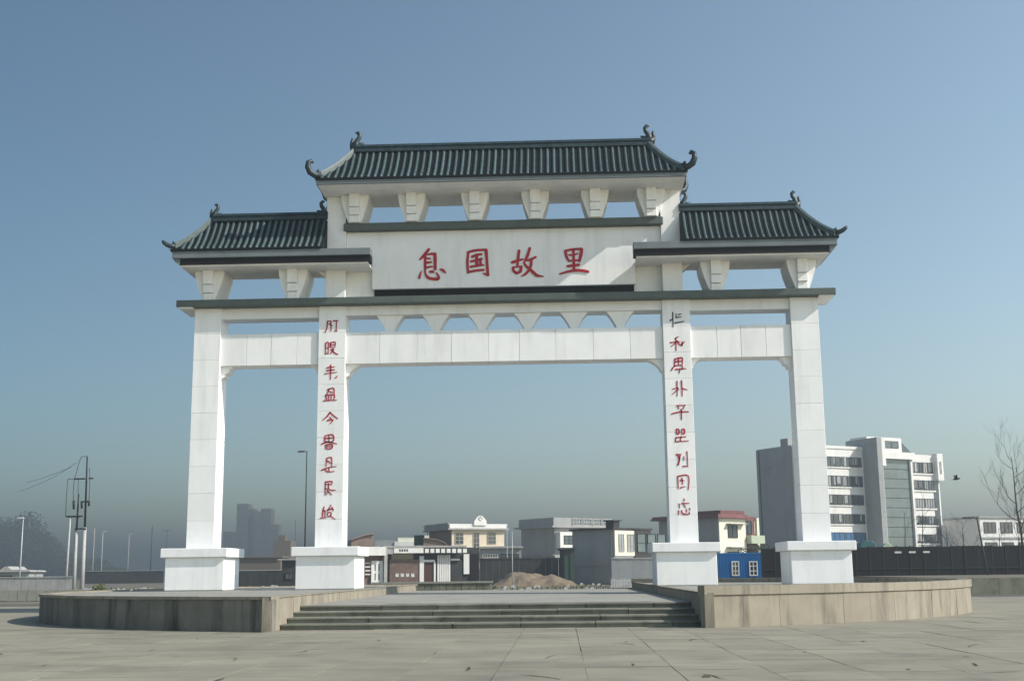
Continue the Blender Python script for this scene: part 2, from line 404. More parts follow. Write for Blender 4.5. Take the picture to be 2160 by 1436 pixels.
RIGHT = [
 ((225, 245), 1, [[(180,165),(178,250),(180,330)],[(150,255),(178,235)],[(215,185),(215,222)],[(215,222),(275,215)],[(240,190),(275,185)],[(200,285),(300,268)]]),
 ((225, 525), 0, [[(230,445),(195,470)],[(205,455),(203,600)],[(145,510),(245,500)],[(203,510),(150,555)],[(215,490),(255,540),(300,500)],[(270,545),(275,500)]]),
 ((235, 780), 0, [[(195,705),(190,790)],[(195,705),(275,695),(275,770)],[(235,695),(235,770)],[(195,735),(275,730)],[(155,830),(190,785),(270,780),(270,825)],[(200,822),(315,815)],[(245,820),(240,865)]]),
 ((240, 1045), 0, [[(215,965),(213,1130)],[(165,1050),(230,1035)],[(213,1060),(160,1110)],[(213,1040),(235,1060)],[(265,960),(268,1130)],[(268,1045),(325,1060)]]),
 ((240, 1325), 0, [[(205,1250),(300,1245)],[(215,1255),(225,1285)],[(290,1250),(270,1290)],[(145,1340),(240,1320),(330,1320)],[(250,1295),(250,1405)]]),
 ((265, 320), 0, [[(215,255),(240,255),(240,300),(215,300),(215,255)],[(275,255),(300,255),(300,300),(272,300),(275,255)],[(205,345),(315,335)],[(200,388),(340,383)],[(260,335),(255,385)],[(205,345),(200,385)]]),
 ((265, 595), 0, [[(205,545),(260,545)],[(215,550),(235,600),(210,665)],[(245,550),(225,660)],[(320,515),(325,675)],[(270,675),(325,675)],[(285,570),(285,610)]]),
 ((275, 875), 0, [[(220,810),(222,935)],[(220,805),(335,800),(330,950)],[(265,825),(270,890)],[(245,930),(295,915)],[(245,850),(290,850)]]),
 ((280, 1150), 0, [[(285,1070),(285,1090)],[(260,1115),(340,1115)],[(270,1115),(300,1160)],[(230,1120),(235,1165)],[(222,1195),(222,1235)],[(255,1190),(265,1225),(330,1235),(335,1210)],[(305,1180),(310,1210)],[(340,1170),(345,1190)]]),
]
ZLL = [10.42, 9.49, 8.54, 7.63, 6.68, 5.74, 4.81, 3.89, 2.97]
ZLR = [10.42, 9.43, 8.55, 7.63, 6.68, 5.77, 4.84, 3.91, 2.99]
for cx, chars in ((-A, None), (-B, LEFT), (B, RIGHT), (A, None)):
    col = MB().box(cx-W/2+.02, cx+W/2-.02, .02, W-.02, HC-.02, HCOL).build('column', 'joint', gate)
    z = HC; n = 9; hb = (HCOL-HC)/n
    for k in range(n):
        q = random.uniform(0, .004); g = .002
        box('stone_block', 'white_stone', col, cx-W/2-q, cx+W/2+q, -q, W+q, z+(g if k else 0), z+hb-g, .012); z += hb
    y0 = -(PW-W)/2; y1 = y0+PW
    pl = MB().box(cx-PW/2, cx+PW/2, y0, y1, 0, HC-.36).build('plinth', 'white_stone', gate, None, .02)
    MB().box(cx-PW/2-.16, cx+PW/2+.16, y0-.16, y1+.16, HC-.358, HC-.002).build('plinth_cap', 'white_stone', pl, None, .03)
    MB().box(cx-PW/2+.02, cx+PW/2-.02, y0+.02, y1-.02, -.02, .0).build('plinth_bed', 'joint', pl)
    if chars:
        sgn = -1 if cx < 0 else 1
        for k, ((ux, uy), black, st) in enumerate(chars):
            mb = MB(); S = .52/150 if cx < 0 else .54/150
            zc = (ZLL if cx < 0 else ZLR)[k]
            for s_ in st:
                n_ = len(s_)
                ws = [random.uniform(11, 18) for _ in s_]; ws[-1] *= .6
                stroke(mb, [(cx+(a-ux)*S+(-.02 if cx < 0 else .03), zc-(b-uy)*S, w_*S) for (a, b), w_ in zip(s_, ws)], -.006, .012)
            mb.build('painted_character', 'black_paint' if black else 'red_paint_dull', col)

# tie beams (frieze) and lintels
def lintel(x0, x1, npan):
    core = box('lintel', 'joint', gate, x0, x1, .14, .95, 8.90, 10.14)
    cuts = [x0+(x1-x0)*k/npan + (random.uniform(-.12, .12) if 0 < k < npan else 0) for k in range(npan+1)]
    for a, b in zip(cuts[:-1], cuts[1:]):
        q = random.uniform(0, .006)
        box('stone_panel', 'white_stone', core, a+.006, b-.006, .10-q, .99+q, 8.87, 10.16, .008)
    return core
xi, xo = B-W/2, B+W/2
lintel(-xi, xi, 9)
lintel(-A+W/2, -xo, 4); lintel(xo, A-W/2, 4)
def corbel(x, s, wd, ht, stepped=False):
    if stepped: poly = [(0, 0), (wd, 0), (wd*.92, -ht*.12), (wd*.7, -ht*.25), (wd*.62, -ht*.5), (wd*.35, -ht*.62), (wd*.33, -ht*.82), (wd*.1, -ht*.86), (wd*.08, -ht), (0, -ht)]
    else: poly = [(0, 0), (wd, 0), (wd*.9, -ht*.06), (wd*.55, -ht*.3), (wd*.28, -ht*.62), (wd*.2, -ht*.85), (0, -ht)]
    MB().prism_y([(x+s*a, 8.868+b) for a, b in poly], .25, .85).build('corbel', 'white_stone', gate)
for s in (-1, 1):
    corbel(s*xi, -s, .62, .52)
    corbel(s*xo, s, .42, .42); corbel(s*(A-W/2), -s, .48, .52, True)
    MB().box(*sorted((s*xo, s*(A-W/2))), .12, .97, 10.80, 11.238).build('frieze_beam', 'white_stone', gate)
MB().box(-xi, xi, .10, .99, 10.86, 11.238).build('frieze_beam', 'white_stone', gate)
for k in range(6):
    x = -4.62+k*1.866
    hw = [.93, .52, .40, .27, .17, .15]; zz = [10.858, 10.80, 10.66, 10.45, 10.26, 10.163]
    poly = [(x-a*(.93 if i == 0 else 1), z) for i, (a, z) in enumerate(zip(hw, zz))]
    hw2 = [.56, .52, .40, .27, .17, .15]
    poly = [(x-a, z) for a, z in zip(hw2, zz)]+[(x+a, z) for a, z in reversed(list(zip(hw2, zz)))]
    MB().prism_y(poly, .22, .87).build('frieze_bracket', 'white_stone', gate)
# grey cornice slab across the whole gate
SL = 13.25
slab = box('cornice_slab', 'slab_grey', gate, -SL, SL, -.40, 1.49, 11.24, 11.52, .02)
for x0_, x1_ in ((-SL+.06, -A-W/2-.01), (A+W/2+.01, SL-.06)): box('cornice_soffit', 'white_plaster', slab, x0_, x1_, -.35, 1.44, 11.20, 11.239)

# upper storey: posts, shoulder walls, plaque
for s in (-1, 1):
    box('upper_post', 'white_stone', gate, *sorted((s*6.46, s*7.26)), .10, 1.0, 11.522, 15.884, .01)
    box('shoulder_wall', 'white_plaster', gate, *sorted((s*5.2, s*6.455)), .52, .9, 11.524, 13.3)
    box('shoulder_foot', 'black_board', gate, *sorted((s*5.75, s*6.15)), .38, .515, 11.523, 11.60)
pq = MB()
pq.prism_y([(-5.38, 11.975), (5.38, 11.975), (5.38, 13.42), (6.455, 13.42), (6.455, 14.395), (-6.455, 14.395), (-6.455, 13.42), (-5.38, 13.42)], .28, .43)
plaque = pq.build('plaque', 'white_stone', gate, None, .012)
box('plaque_shadow_gap', 'black_board', plaque, -5.30, 5.32, .42, .9, 11.523, 11.973)  # black fill paints the shadow in the gap below the plaque
box('plaque_core', 'white_plaster', plaque, -6.40, 6.40, .432, .95, 13.43, 14.39)
box('plaque_cap', 'slab_grey', plaque, -6.53, 6.54, -.05, 1.15, 14.398, 14.70, .015)
def PQ(x, y): return (-5.397+(x-785)*.019493, 14.187-(x-785)*.000428-(y-500)*.02008)
BIG = [
 ('息', 870, 515, 16.9, [[(600,190,90),(470,360,105),(390,450,95),(270,560,45)],[(480,440,95),(468,650,90),(475,880,85)],[(540,380,40),(700,350,85),(800,365,110)],[(820,360,118),(825,600,115),(830,890,105)],[(500,512,65),(660,522,50)],[(500,672,85),(690,645,60)],[(480,862,85),(600,820,70),(735,808,45)],[(345,965,22),(300,1070,60),(265,1200,85)],[(465,880,60),(482,1050,62),(570,1190,100),(750,1240,100),(930,1235,110),(945,1140,90),(860,1010,35)],[(650,990,85),(755,990,95)],[(1000,895,35),(1110,940,110),(1205,1030,35)]]),
 ('国', 970, 515, 16.9, [[(320,300,85),(285,640,92),(310,1010,88)],[(300,300,85),(560,230,88),(920,205,80)],[(950,220,120),(980,600,100),(1010,1090,105)],[(1010,1090,110),(840,1045,35)],[(310,1000,85),(600,945,82),(850,920,85)],[(460,450,90),(600,390,80),(785,365,75)],[(615,390,105),(620,770,105)],[(410,620,75),(600,585,80),(790,530,85)],[(400,810,80),(640,775,75),(870,745,50)],[(770,540,90),(745,640,80),(760,720,110)]]),
 ('故', 1070, 510, 15.95, [[(410,310,95),(370,600,95),(350,830,80)],[(180,695,95),(350,640,90),(535,590,55)],[(205,870,85),(225,985,90),(320,1055,80)],[(195,868,50),(400,835,55),(490,855,70)],[(470,850,105),(450,990,105),(320,1060,80)],[(770,225,90),(700,450,100),(605,645,70)],[(610,640,50),(780,605,85),(965,520,70)],[(820,620,90),(800,800,90),(720,970,80),(600,1095,75),(465,1165,18)],[(570,700,60),(640,820,85),(760,920,100),(900,1050,105),(1000,1130,105),(1225,1165,18)]]),
 ('里', 1170, 510, 15.95, [[(370,320,100),(400,500,90),(480,650,70)],[(350,310,70),(600,262,75),(900,242,85)],[(910,262,110),(880,450,110),(830,650,85)],[(635,290,90),(640,600,90),(640,950,90)],[(485,445,55),(620,450,65),(780,400,45)],[(470,650,60),(640,630,60),(830,622,60)],[(430,820,80),(620,800,80),(810,772,78)],[(160,1085,40),(400,1010,72),(700,962,92),(950,972,92),(1110,1005,82)]]),
]
for ch, ox, oy, s_, st in BIG:
    mb = MB()
    for k, q in enumerate(st):
        stroke(mb, [(*PQ(ox+x/s_, oy+y/s_), wd/s_*.0200) for x, y, wd in q], .278-.0015*k, .03)
    mb.build('carved_character', 'red_paint', plaque)

# ---- tiled roofs
def zprof(ze, zr, t): return ze+(zr-ze)*(.60*t+.40*t*t)
def roof(name, xe0, xe1, xr0, xr1, d, ze, zr, hip0, hip1, label, pitch=.268, YC=.25):
    """hipped (or one-ended) roof: eave x range, ridge x range, half depth d"""
    N = 10
    deck = MB()
    def pt(side, t, f):                # f 0..1 along the run
        xa = xe0+(xr0-xe0)*t; xb = xe1+(xr1-xe1)*t
        return (xa+(xb-xa)*f, YC-side*d*(1-t), zprof(ze, zr, t)-.05)
    for side in (1, -1):
        for k in range(N): deck.quad(pt(side, k/N, 0), pt(side, k/N, 1), pt(side, (k+1)/N, 1), pt(side, (k+1)/N, 0))
    for e, hp in ((0, hip0), (1, hip1)):
        if hp:
            for k in range(N): deck.quad(pt(1, k/N, e), pt(1, (k+1)/N, e), pt(-1, (k+1)/N, e), pt(-1, k/N, e))
        else:
            x = xe0 if e == 0 else xe1
            pol = [(YC-d*(1-k/N), zprof(ze, zr, k/N)-.05) for k in range(N+1)]+[(YC+d*(1-k/N), zprof(ze, zr, k/N)-.05) for k in range(N-1, -1, -1)]
            i = len(deck.v); deck.v += [(x, a, b) for a, b in pol]; deck.f.append(tuple(range(i, i+len(pol))))
    rf = deck.build(name, 'tile_dark', gate)
    if label: rf['label'] = label
    def row_mesh(run):                 # run: list of points along the slope at x=0; half-round cover tiles with small overlaps
        mb = MB(); mb.smooth = True
        i0 = 0; sec = 6; r = .062
        P2 = []
        for k, p in enumerate(run):
            P2.append((p, r*(1.05 if len(P2) % 2 else .95)))
        for k, (p, rr) in enumerate(P2):
            for j in range(sec+1):
                a = math.pi*j/sec
                mb.v.append((p[0]-rr*math.cos(a)*p[3], p[1]-rr*math.cos(a)*(1-p[3]), p[2]-.05+(rr*math.sin(a))*1.7))
        for k in range(len(P2)-1):
            for j in range(sec):
                b = k*(sec+1)+j
                mb.f.append((b, b+1, b+sec+2, b+sec+1))
        mb.f.append(tuple(range(sec, -1, -1)))
        return mb.mesh('tile_row', 'tile')
    cache = {}
    n = max(1, int((xe1-xe0)/pitch)); off = (xe1-xe0-(n-1)*pitch)/2
    for k in range(n):
        x = xe0+off+k*pitch
        tm = 1.0
        if hip0 and x < xr0: tm = (x-xe0)/(xr0-xe0)
        if hip1 and x > xr1: tm = min(tm, (xe1-x)/(xe1-xr1))
        tm -= .04
        if tm < .08: continue
        for side in ((1, -1) if tm > .9 else (1, -1)):
            key = (round(tm, 3), side)
            if key not in cache:
                m_ = 9
                cache[key] = row_mesh([(0, YC-side*d*(1-t)*1.0, zprof(ze, zr, t), 1) for t in [-.03+(tm+.03)*q/m_ for q in range(m_+1)]])
            o = link('tile_row', cache[key], rf, (x+random.uniform(-.010, .010), 0, random.uniform(-.012, .008)))
    for e, hp in ((0, hip0), (1, hip1)):
        if not hp: continue
        xe, xr = (xe0, xr0) if e == 0 else (xe1, xr1)
        n2 = int(2*d/pitch); off2 = (2*d-(n2-1)*pitch)/2
        for k in range(n2):
            y = YC-d+off2+k*pitch
            tm = 1-abs(y-YC)/d-.05
            if tm < .1: continue
            me = row_mesh([(xe+(xr-xe)*t, y, zprof(ze, zr, t), 0) for t in [-.03+(tm+.03)*q/8 for q in range(9)]])
            link('tile_row', me, rf)
    # eave lip
    lip = MB(); a, b = xe0-(.05 if hip0 else 0), xe1+(.05 if hip1 else 0)
    for y0, y1 in ((YC-d-.07, YC-d+.12), (YC+d-.12, YC+d+.07)): lip.box(a, b, y0, y1, ze-.13, ze-.045)
    if hip0: lip.box(xe0-.05, xe0+.1, YC-d+.121, YC+d-.121, ze-.13, ze-.045)
    if hip1: lip.box(xe1-.1, xe1+.05, YC-d+.121, YC+d-.121, ze-.13, ze-.045)
    lip.build('eave_lip', 'tile_dark', rf)
    # ridge
    ra, rb = xr0-(.05 if hip0 else -.0), xr1+(.05 if hip1 else -.0)
    rd = MB().prism_x([(YC-.20, zr-.16), (YC-.16, zr+.02), (YC-.20, zr+.05), (YC-.12, zr+.17), (YC+.12, zr+.17), (YC+.20, zr+.05), (YC+.16, zr+.02), (YC+.20, zr-.16)], ra, rb)
    rd.build('ridge', 'ridge_tile', rf)
    # hips with curled tips
    for e, hp in ((0, hip0), (1, hip1)):
        if not hp: continue
        xe, xr = (xe0, xr0) if e == 0 else (xe1, xr1)
        s = -1 if e == 0 else 1
        for side in (1, -1):
            run = [(xr+(xe-xr)*(1-t), YC-side*d*(1-t), zprof(ze, zr, t)) for t in [1-.985*q/12 for q in range(13)]]
            nrm = Vector((d, -s*side*-(abs(xe-xr)), 0)).normalized() if False else Vector((side*d*s, (xe-xr)*1.0, 0)).normalized()
            MB().sweep(run, [(-.17, -.10), (-.14, .10), (-.06, .18), (.06, .18), (.14, .10), (.17, -.10)], nrm).build('hip_ridge', 'hip_tile', rf)
    return rf
def ornament(rf, x, z, s, k=1.0, y=.25):   # curled fish-tail finial on a ridge end; s = direction of the building's outside
    mb = MB()
    mb.tube([(x-s*.05*k, y, z-.05), (x-s*.02*k, y, z+.18*k), (x-s*.10*k, y, z+.38*k), (x-s*.20*k, y, z+.52*k), (x-s*.22*k, y, z+.68*k), (x-s*.12*k, y, z+.80*k), (x-s*.0*k, y, z+.78*k)], [.20*k, .17*k, .13*k, .12*k, .115*k, .10*k, .03], 8)
    mb.tube([(x+s*.20*k, y, z-.02), (x+s*.20*k, y, z+.25*k), (x+s*.16*k, y, z+.42*k), (x+s*.18*k, y, z+.5*k)], [.10*k, .09*k, .075*k, .03], 6)
    mb.tube([(x-s*.05*k, y, z+.05*k), (x-s*.28*k, y, z+.14*k), (x-s*.48*k, y, z+.24*k)], [.14*k, .12*k, .02], 6)
    mb.box(x-.24*k, x+.24*k, y-.16*k, y+.16*k, z-.16, z+.12*k)
    mb.build('ridge_finial', 'ridge_tile', rf)
def tip(rf, xe, ye, ze, sx, sy, k, curl=True):   # upturned tip at a roof corner
    d = Vector((sx, sy, 0)).normalized(); p = Vector((xe, ye, ze))
    if curl:
        loc = [(-.15, .08), (.10, .02), (.28, .12), (.38, .32), (.36, .52), (.24, .60), (.16, .52)]
        rad = [.12, .13, .14, .125, .11, .09, .05]
    else:
        loc = [(-.15, .06), (.08, .03), (.26, .10), (.40, .20), (.46, .28)]
        rad = [.11, .12, .11, .09, .04]
    mb = MB(); mb.tube([p+d*(a*k)+Vector((0, 0, b*k)) for a, b in loc], [r*k for r in rad], 8)
    mb.tube([p+d*(-.12*k)+Vector((0, 0, .12*k)), p+d*(-.02*k)+Vector((0, 0, .26*k))], [.09*k, .04*k], 6)
    mb.build('corner_finial', 'ridge_tile', rf)

# main roof
YM = .25
ME = dict(xe=7.42, d=1.58, ze=16.27, zr=17.97, xr=6.06)
mroof = roof('main_roof', -ME['xe'], ME['xe'], -ME['xr'], ME['xr'], ME['d'], ME['ze'], ME['zr'], True, True, None, .268, YM)
for s in (-1, 1):
    ornament(mroof, s*(ME['xr']+.08), ME['zr']+.10, s, .8, YM)
    for sy in (-1, 1): tip(mroof, s*ME['xe'], YM+sy*ME['d'], ME['ze']+.06, s*.9, sy*.5, 1.0)
x = ME['xe']; d = ME['d']
fz = box('eave_fascia', 'fascia_grey', gate, -x-.02, x+.02, YM-d-.02, YM+d+.02, 15.96, 16.135, .02)
MB().frustum((-7.36, 7.36, YM-d+.55, YM+d-.1, 15.885), (-x+.03, x-.03, YM-d+.04, YM+d-.04, 15.957)).build('main_soffit', 'white_plaster', gate)
# bracket blocks below the main soffit
def bracket(x, z0, z1, top, bot, yf, lug=.24, name='bracket_block'):
    h = z1-z0
    prof = [(bot, 0), (bot+(top-bot)*.22, .16), (bot+(top-bot)*.5, .38), (bot+(top-bot)*.8, .64), (top*.98, .84), (top, 1)]
    poly = [(x+a, z0+h*b) for a, b in prof]+[(x-a, z0+h*b) for a, b in reversed(prof)]
    o = MB().prism_y(poly, yf+.22, 1.1-yf-.22).build(name, 'white_plaster', gate, None, .01)
    for a, b, yy in ((0, .24, yf+.14), (.25, .52, yf+.07), (.53, 1.0, yf)):
        box('bracket_step', 'white_plaster', o, x-lug, x+lug, yy, 1.1-yy, z0+h*a+.003, z0+h*b, .012)
for px in (-6.07, -3.72, -1.12, 1.36, 3.80, 6.08): bracket(px, 14.702, 15.884, .57, .26, -.34, .205)

# side roofs
YS, DS = .2, 1.3
for s in (-1, 1):
    lo, hi = 7.22, 13.28
    xr_in, xr_out = 7.22, 11.94
    if s < 0: rf = roof('side_roof', -hi, -lo, -xr_out, -xr_in, DS, 13.50, 15.09, True, False, None, .25, YS)
    else: rf = roof('side_roof', lo, hi, xr_in, xr_out, DS, 13.50, 15.09, False, True, None, .25, YS)
    ornament(rf, s*(xr_out+.05), 15.17, s, .66, YS); ornament(rf, s*(xr_in+.16), 15.19, -s, .68, YS)
    for sy in (-1, 1): tip(rf, s*hi, YS+sy*DS, 13.56, s*.95, sy*.35, .85, False)
    a, b = sorted((s*5.24, s*(hi-.02)))
    ff = box('side_fascia', 'fascia_grey', gate, a, b, YS-DS-.02, -.60, 13.08, 13.365, .02)
    a2, b2 = sorted((s*lo, s*(hi-.02)))
    box('side_fascia', 'fascia_grey', gate, a2, b2, -.598, YS+DS+.02, 13.08, 13.365)
    # black shadow board with a chamfered outer end
    c0, c1 = sorted((s*5.25, s*12.95))
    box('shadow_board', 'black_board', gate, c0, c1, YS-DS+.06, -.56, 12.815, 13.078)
    MB().prism_y([(s*12.955, 12.80), (s*12.955, 13.077), (s*(hi-.04), 13.077), (s*13.16, 12.96)], YS-DS+.05, YS+DS-.02).build('eave_end', 'fascia_grey', gate)
    o0, o1 = sorted((s*7.27, s*12.95))
    MB().frustum((o0, o1, YS-DS+.16, YS+DS-.12, 12.765), (o0, o1, YS-DS+.10, YS+DS-.05, 12.812)).build('side_soffit', 'white_plaster', gate)
    j0, j1 = sorted((s*5.36, s*7.268))
    MB().box(j0, j1, YS-DS+.12, .515, 12.765, 12.812).build('side_soffit', 'white_plaster', gate)
    for px, tp in ((12.0, .62), (8.56, .62)):
        bracket(s*px, 11.522, 12.764, tp-.03, .25, -.38, lug=.20)
    MB().prism_y([(s*7.262, 12.45), (s*7.262, 12.76), (s*7.62, 12.76)], .3, .8).build('corbel', 'white_plaster', gate)

# ------------------------------------------------------------------ buildings behind
rcu = random.Random(9)
class Bld:
    """box-like building seen corner-on: xl | corner xc | xr are bearings of the left edge, near corner and right edge"""
    def __init__(s, name, label, cat, xl, xc, xr, Y, a, py=1180, group=None):
        s.a = R(a); s.C = gnd(xc, Y); s.u = Vector((math.cos(s.a), math.sin(s.a), 0)); s.v = Vector((-math.sin(s.a), math.cos(s.a), 0))
        s.o = empty(name, s.C, s.a, label, cat, group)
        s.L = s.f(xr, py)[0]; s.D = s.s(xl, py)[0] if xl is not None else 10
    def _hit(s, px, py, n):
        d = ray(px, py); t = (s.C-CAM).dot(n)/d.dot(n); return CAM+d*t
    def f(s, px, py):                  # front face -> (along, height)
        p = s._hit(px, py, Vector((math.sin(s.a), -math.cos(s.a), 0))); return (p-s.C).dot(s.u), p.z-ZG
    def s(s, px, py):
        p = s._hit(px, py, Vector((-math.cos(s.a), -math.sin(s.a), 0))); return (p-s.C).dot(s.v), p.z-ZG
    def h(s, px, py): return s.f(px, py)[1]
    def win(s, px0, py0, px1, py1, nx=2, nz=1, frame='frame_white', glass='glass', y=0.0, name='window', depth=.10, fr=.07):
        x0, z1 = s.f(px0, py0); x1, z0 = s.f(px1, py1)
        return s.winm(x0, x1, z0, z1, nx, nz, frame, glass, y, name, depth, fr)
    def winm(s, x0, x1, z0, z1, nx=2, nz=1, frame='frame_white', glass='glass', y=0., name='window', depth=.10, fr=.07, curtains=False):
        m = MB()
        m.box(x0, x1, y-depth, y-.003, z0, z0+fr).box(x0, x1, y-depth, y-.003, z1-fr, z1)
        m.box(x0, x0+fr, y-depth, y-.003, z0+fr, z1-fr).box(x1-fr, x1, y-depth, y-.003, z0+fr, z1-fr)
        for k in range(1, nx): xx = x0+(x1-x0)*k/nx; m.box(xx-fr*.4, xx+fr*.4, y-depth*.9, y-.003, z0+fr, z1-fr)
        for k in range(1, nz): zz = z0+(z1-z0)*k/nz; m.box(x0+fr, x1-fr, y-depth*.8, y-.0031, zz-fr*.4, zz+fr*.4)
        w_ = m.build(name, frame, s.o)
        MB().box(x0+fr*.5, x1-fr*.5, y-.035, y-.004, z0+fr*.5, z1-fr*.5).build('pane', glass, w_)
        if curtains:
            for k in range(rcu.choice((1, 2, 2, 3))):
                a_ = rcu.uniform(x0+fr, x1-fr-.5); box('curtain', 'curtain', w_, a_, min(x1-fr, a_+rcu.uniform(.3, .9)), y-.039, y-.0355, z0+fr+rcu.uniform(0, .5), z1-fr)
        return w_
    def bx(s, name, m, x0, x1, y0, y1, z0, z1, parent=None): return box(name, m, parent or s.o, x0, x1, y0, y1, z0, z1)

# cream two-storey house
b = Bld('cream_house', 'cream two storey house with a rounded white gable ornament, behind the low shops', 'house', 905, 953, 1064, 118, 25)
H1 = b.h(953, 1117)
b.bx('wall', 'house_cream', .01, b.L, .01, b.D, 0, H1)
b.bx('side_wall', 'rust', -.0, .3, .3, b.D-.01, 0, H1-.02)  # brown tone paints the shade on the cream house's left side
b.bx('roof_slab', 'concrete', -.7, b.L+.5, -.6, b.D+.6, H1+.002, H1+.22)
pf = b.bx('parapet', 'house_white', -.45, b.L+.3, -.4, -.15, H1+.222, H1+.8)
b.bx('parapet', 'concrete', -.6, -.35, -.149, b.D+.4, H1+.222, H1+.95)
x0, z0 = b.f(997, 1113); x1, z1 = b.f(1023, 1093); xm = (x0+x1)/2; hw = (x1-x0)/2
pol = [(x0, H1+.6), (x1, H1+.6), (x1, z0+.9), (xm+hw*.7, z0+1.25), (xm+hw*.45, z0+1.5), (xm+hw*.2, z1+.35), (xm-hw*.2, z1+.35), (xm-hw*.45, z0+1.5), (xm-hw*.7, z0+1.25), (x0, z0+.9)]
g_ = MB().prism_y(pol, -.62, -.41).build('gable_ornament', 'house_white', b.o)
MB().tube([(xm-.3, -.64, H1+1.5), (xm, -.64, H1+1.2), (xm+.3, -.64, H1+1.5), (xm, -.64, H1+1.8), (xm-.3, -.64, H1+1.5)], .05, 5).build('relief', 'concrete', g_)
b.win(960, 1123, 977.5, 1147, 2, 3, 'concrete'); b.win(998, 1123, 1011, 1156, 2, 3, 'concrete'); b.win(1028, 1123, 1046, 1147, 2, 3, 'concrete')
zb = b.h(1000, 1158)
b.bx('balcony', 'house_white', .2, b.L, -1.1, -.002, zb-.5, zb-.3)
for k in range(14): b.bx('baluster', 'frame_white', .4+k*(b.L-.6)/13, .5+k*(b.L-.6)/13, -1.06, -.96, zb-.3, zb+.35)
for px in (965, 1035): b.win(px, 1163, px+18, 1190, 2, 2, 'frame_dark')

# grey house with white bay window
b = Bld('grey_flat_roofed_house', 'large grey flat roofed house with roof balustrade and white bay window', 'house', 1100, 1171, 1290, 140, 38)
H1 = b.h(1171, 1112)
b.bx('wall', 'house_grey', .0, b.L, .0, b.D, 0, H1)
b.bx('roof_slab', 'concrete', -.9, b.L+.6, -.7, b.D+.8, H1+.002, H1+.25)
b.bx('parapet', 'house_grey', -.3, 3.2, -.2, 0.1, H1+.252, H1+1.5)
b.bx('parapet', 'house_grey', -.3, -.05, .11, b.D+.2, H1+.252, H1+1.5)
x = 3.4
k = 0
while x < b.L-.3:
    m = MB(); x2 = x+1.9
    m.box(x, x+.15, -.2, .0, H1+.252, H1+1.5).box(x2-.15, x2, -.2, .0, H1+.252, H1+1.5).box(x+.15, x2-.15, -.2, 0, H1+1.32, H1+1.48).box(x+.15, x2-.15, -.2, 0, H1+.26, H1+.42)
    for q in range(4): m.box(x+.3+q*.36, x+.42+q*.36, -.15, -.05, H1+.42, H1+1.32)
    m.box(x+.15, x2-.15, -.14, -.06, H1+.82, H1+.92)
    m.build('balustrade', 'concrete', b.o); x = x2+.1
z0 = b.h(1180, 1156); z1 = b.h(1180, 1122)
xa = .25; xb = b.f(1210, 1140)[0]
b.bx('bay', 'house_white', xa, xb, -1.1, -.002, z0, z1)
b.winm(xa+.7, xa+2.6, z0+.6, z1-.5, 2, 2, 'frame_dark', y=-1.1); b.winm(xa+3.4, xb-.4, z0+.6, z1-.5, 2, 2, 'frame_dark', y=-1.1)
b.bx('strip', 'house_white', b.f(1225, 1115)[0], b.L, -.3, -.002, H1-.75, H1-.2)
b.winm(2, 5, 1, 3.2, 3, 1, 'frame_dark')
s0 = b.D*.45
b.bx('ledge', 'concrete', -.35, -.002, 0, b.D, H1*.48, H1*.48+.2)
b.bx('downpipe', 'concrete', -.12, -.002, b.D*.15, b.D*.15+.12, 0, H1)

# long grey house nearer, lit gable with pilasters
b = Bld('grey_gable_house', 'plain grey house with two pale pilasters on its sunlit end', 'house', 1208, 1296, 1372, 92, 48)
H1 = b.h(1296, 1116)
b.bx('wall', 'house_grey', 0, b.L, 0, b.D, 0, H1)
b.bx('roof_slab', 'dark_wall', -.35, b.L+.2, -.3, b.D+.2, H1+.002, H1+.2)
xm = b.f(1336, 1140)[0]
zlo = b.h(1300, 1172)
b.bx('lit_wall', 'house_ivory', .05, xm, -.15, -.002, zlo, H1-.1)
for p0, p1 in ((1302, 1313), (1320, 1334)):
    x0 = b.f(p0, 1120)[0]; x1 = b.f(p1, 1120)[0]; b.winm(x0, x1, zlo+.5, H1-.5, 2, 3, 'concrete', 'house_grey', y=-.15)
b.bx('glazed_wall', 'dark_wall', xm+.02, b.L, -.2, -.002, zlo-.2, H1-.05)
x0 = xm+.4
for k in range(3): b.winm(x0+k*1.9, x0+1.6+k*1.9, zlo+.4, H1-.4, 1, 2, 'frame_dark', 'glass_green', y=-.2)
b.bx('sill', 'concrete', -.1, b.L, -.5, -.002, zlo-.45, zlo-.21)
x0, x1 = b.f(1309, 1110)[0], b.f(1321, 1110)[0]
ch = b.bx('chimney', 'dark_wall', x0, x1, 1.0, 2.2, H1+.2, H1+1.0); b.bx('chimney_cap', 'dark_wall', x0-.2, x1+.2, .8, 2.4, H1+1.0, H1+1.12, ch)
b.bx('ledge', 'concrete', -.12, -.002, 0, b.D, H1*.33, H1*.33+.1)
b.bx('downpipe', 'concrete', -.12, -.002, b.D*.02+.1, b.D*.02+.2, 0, H1)

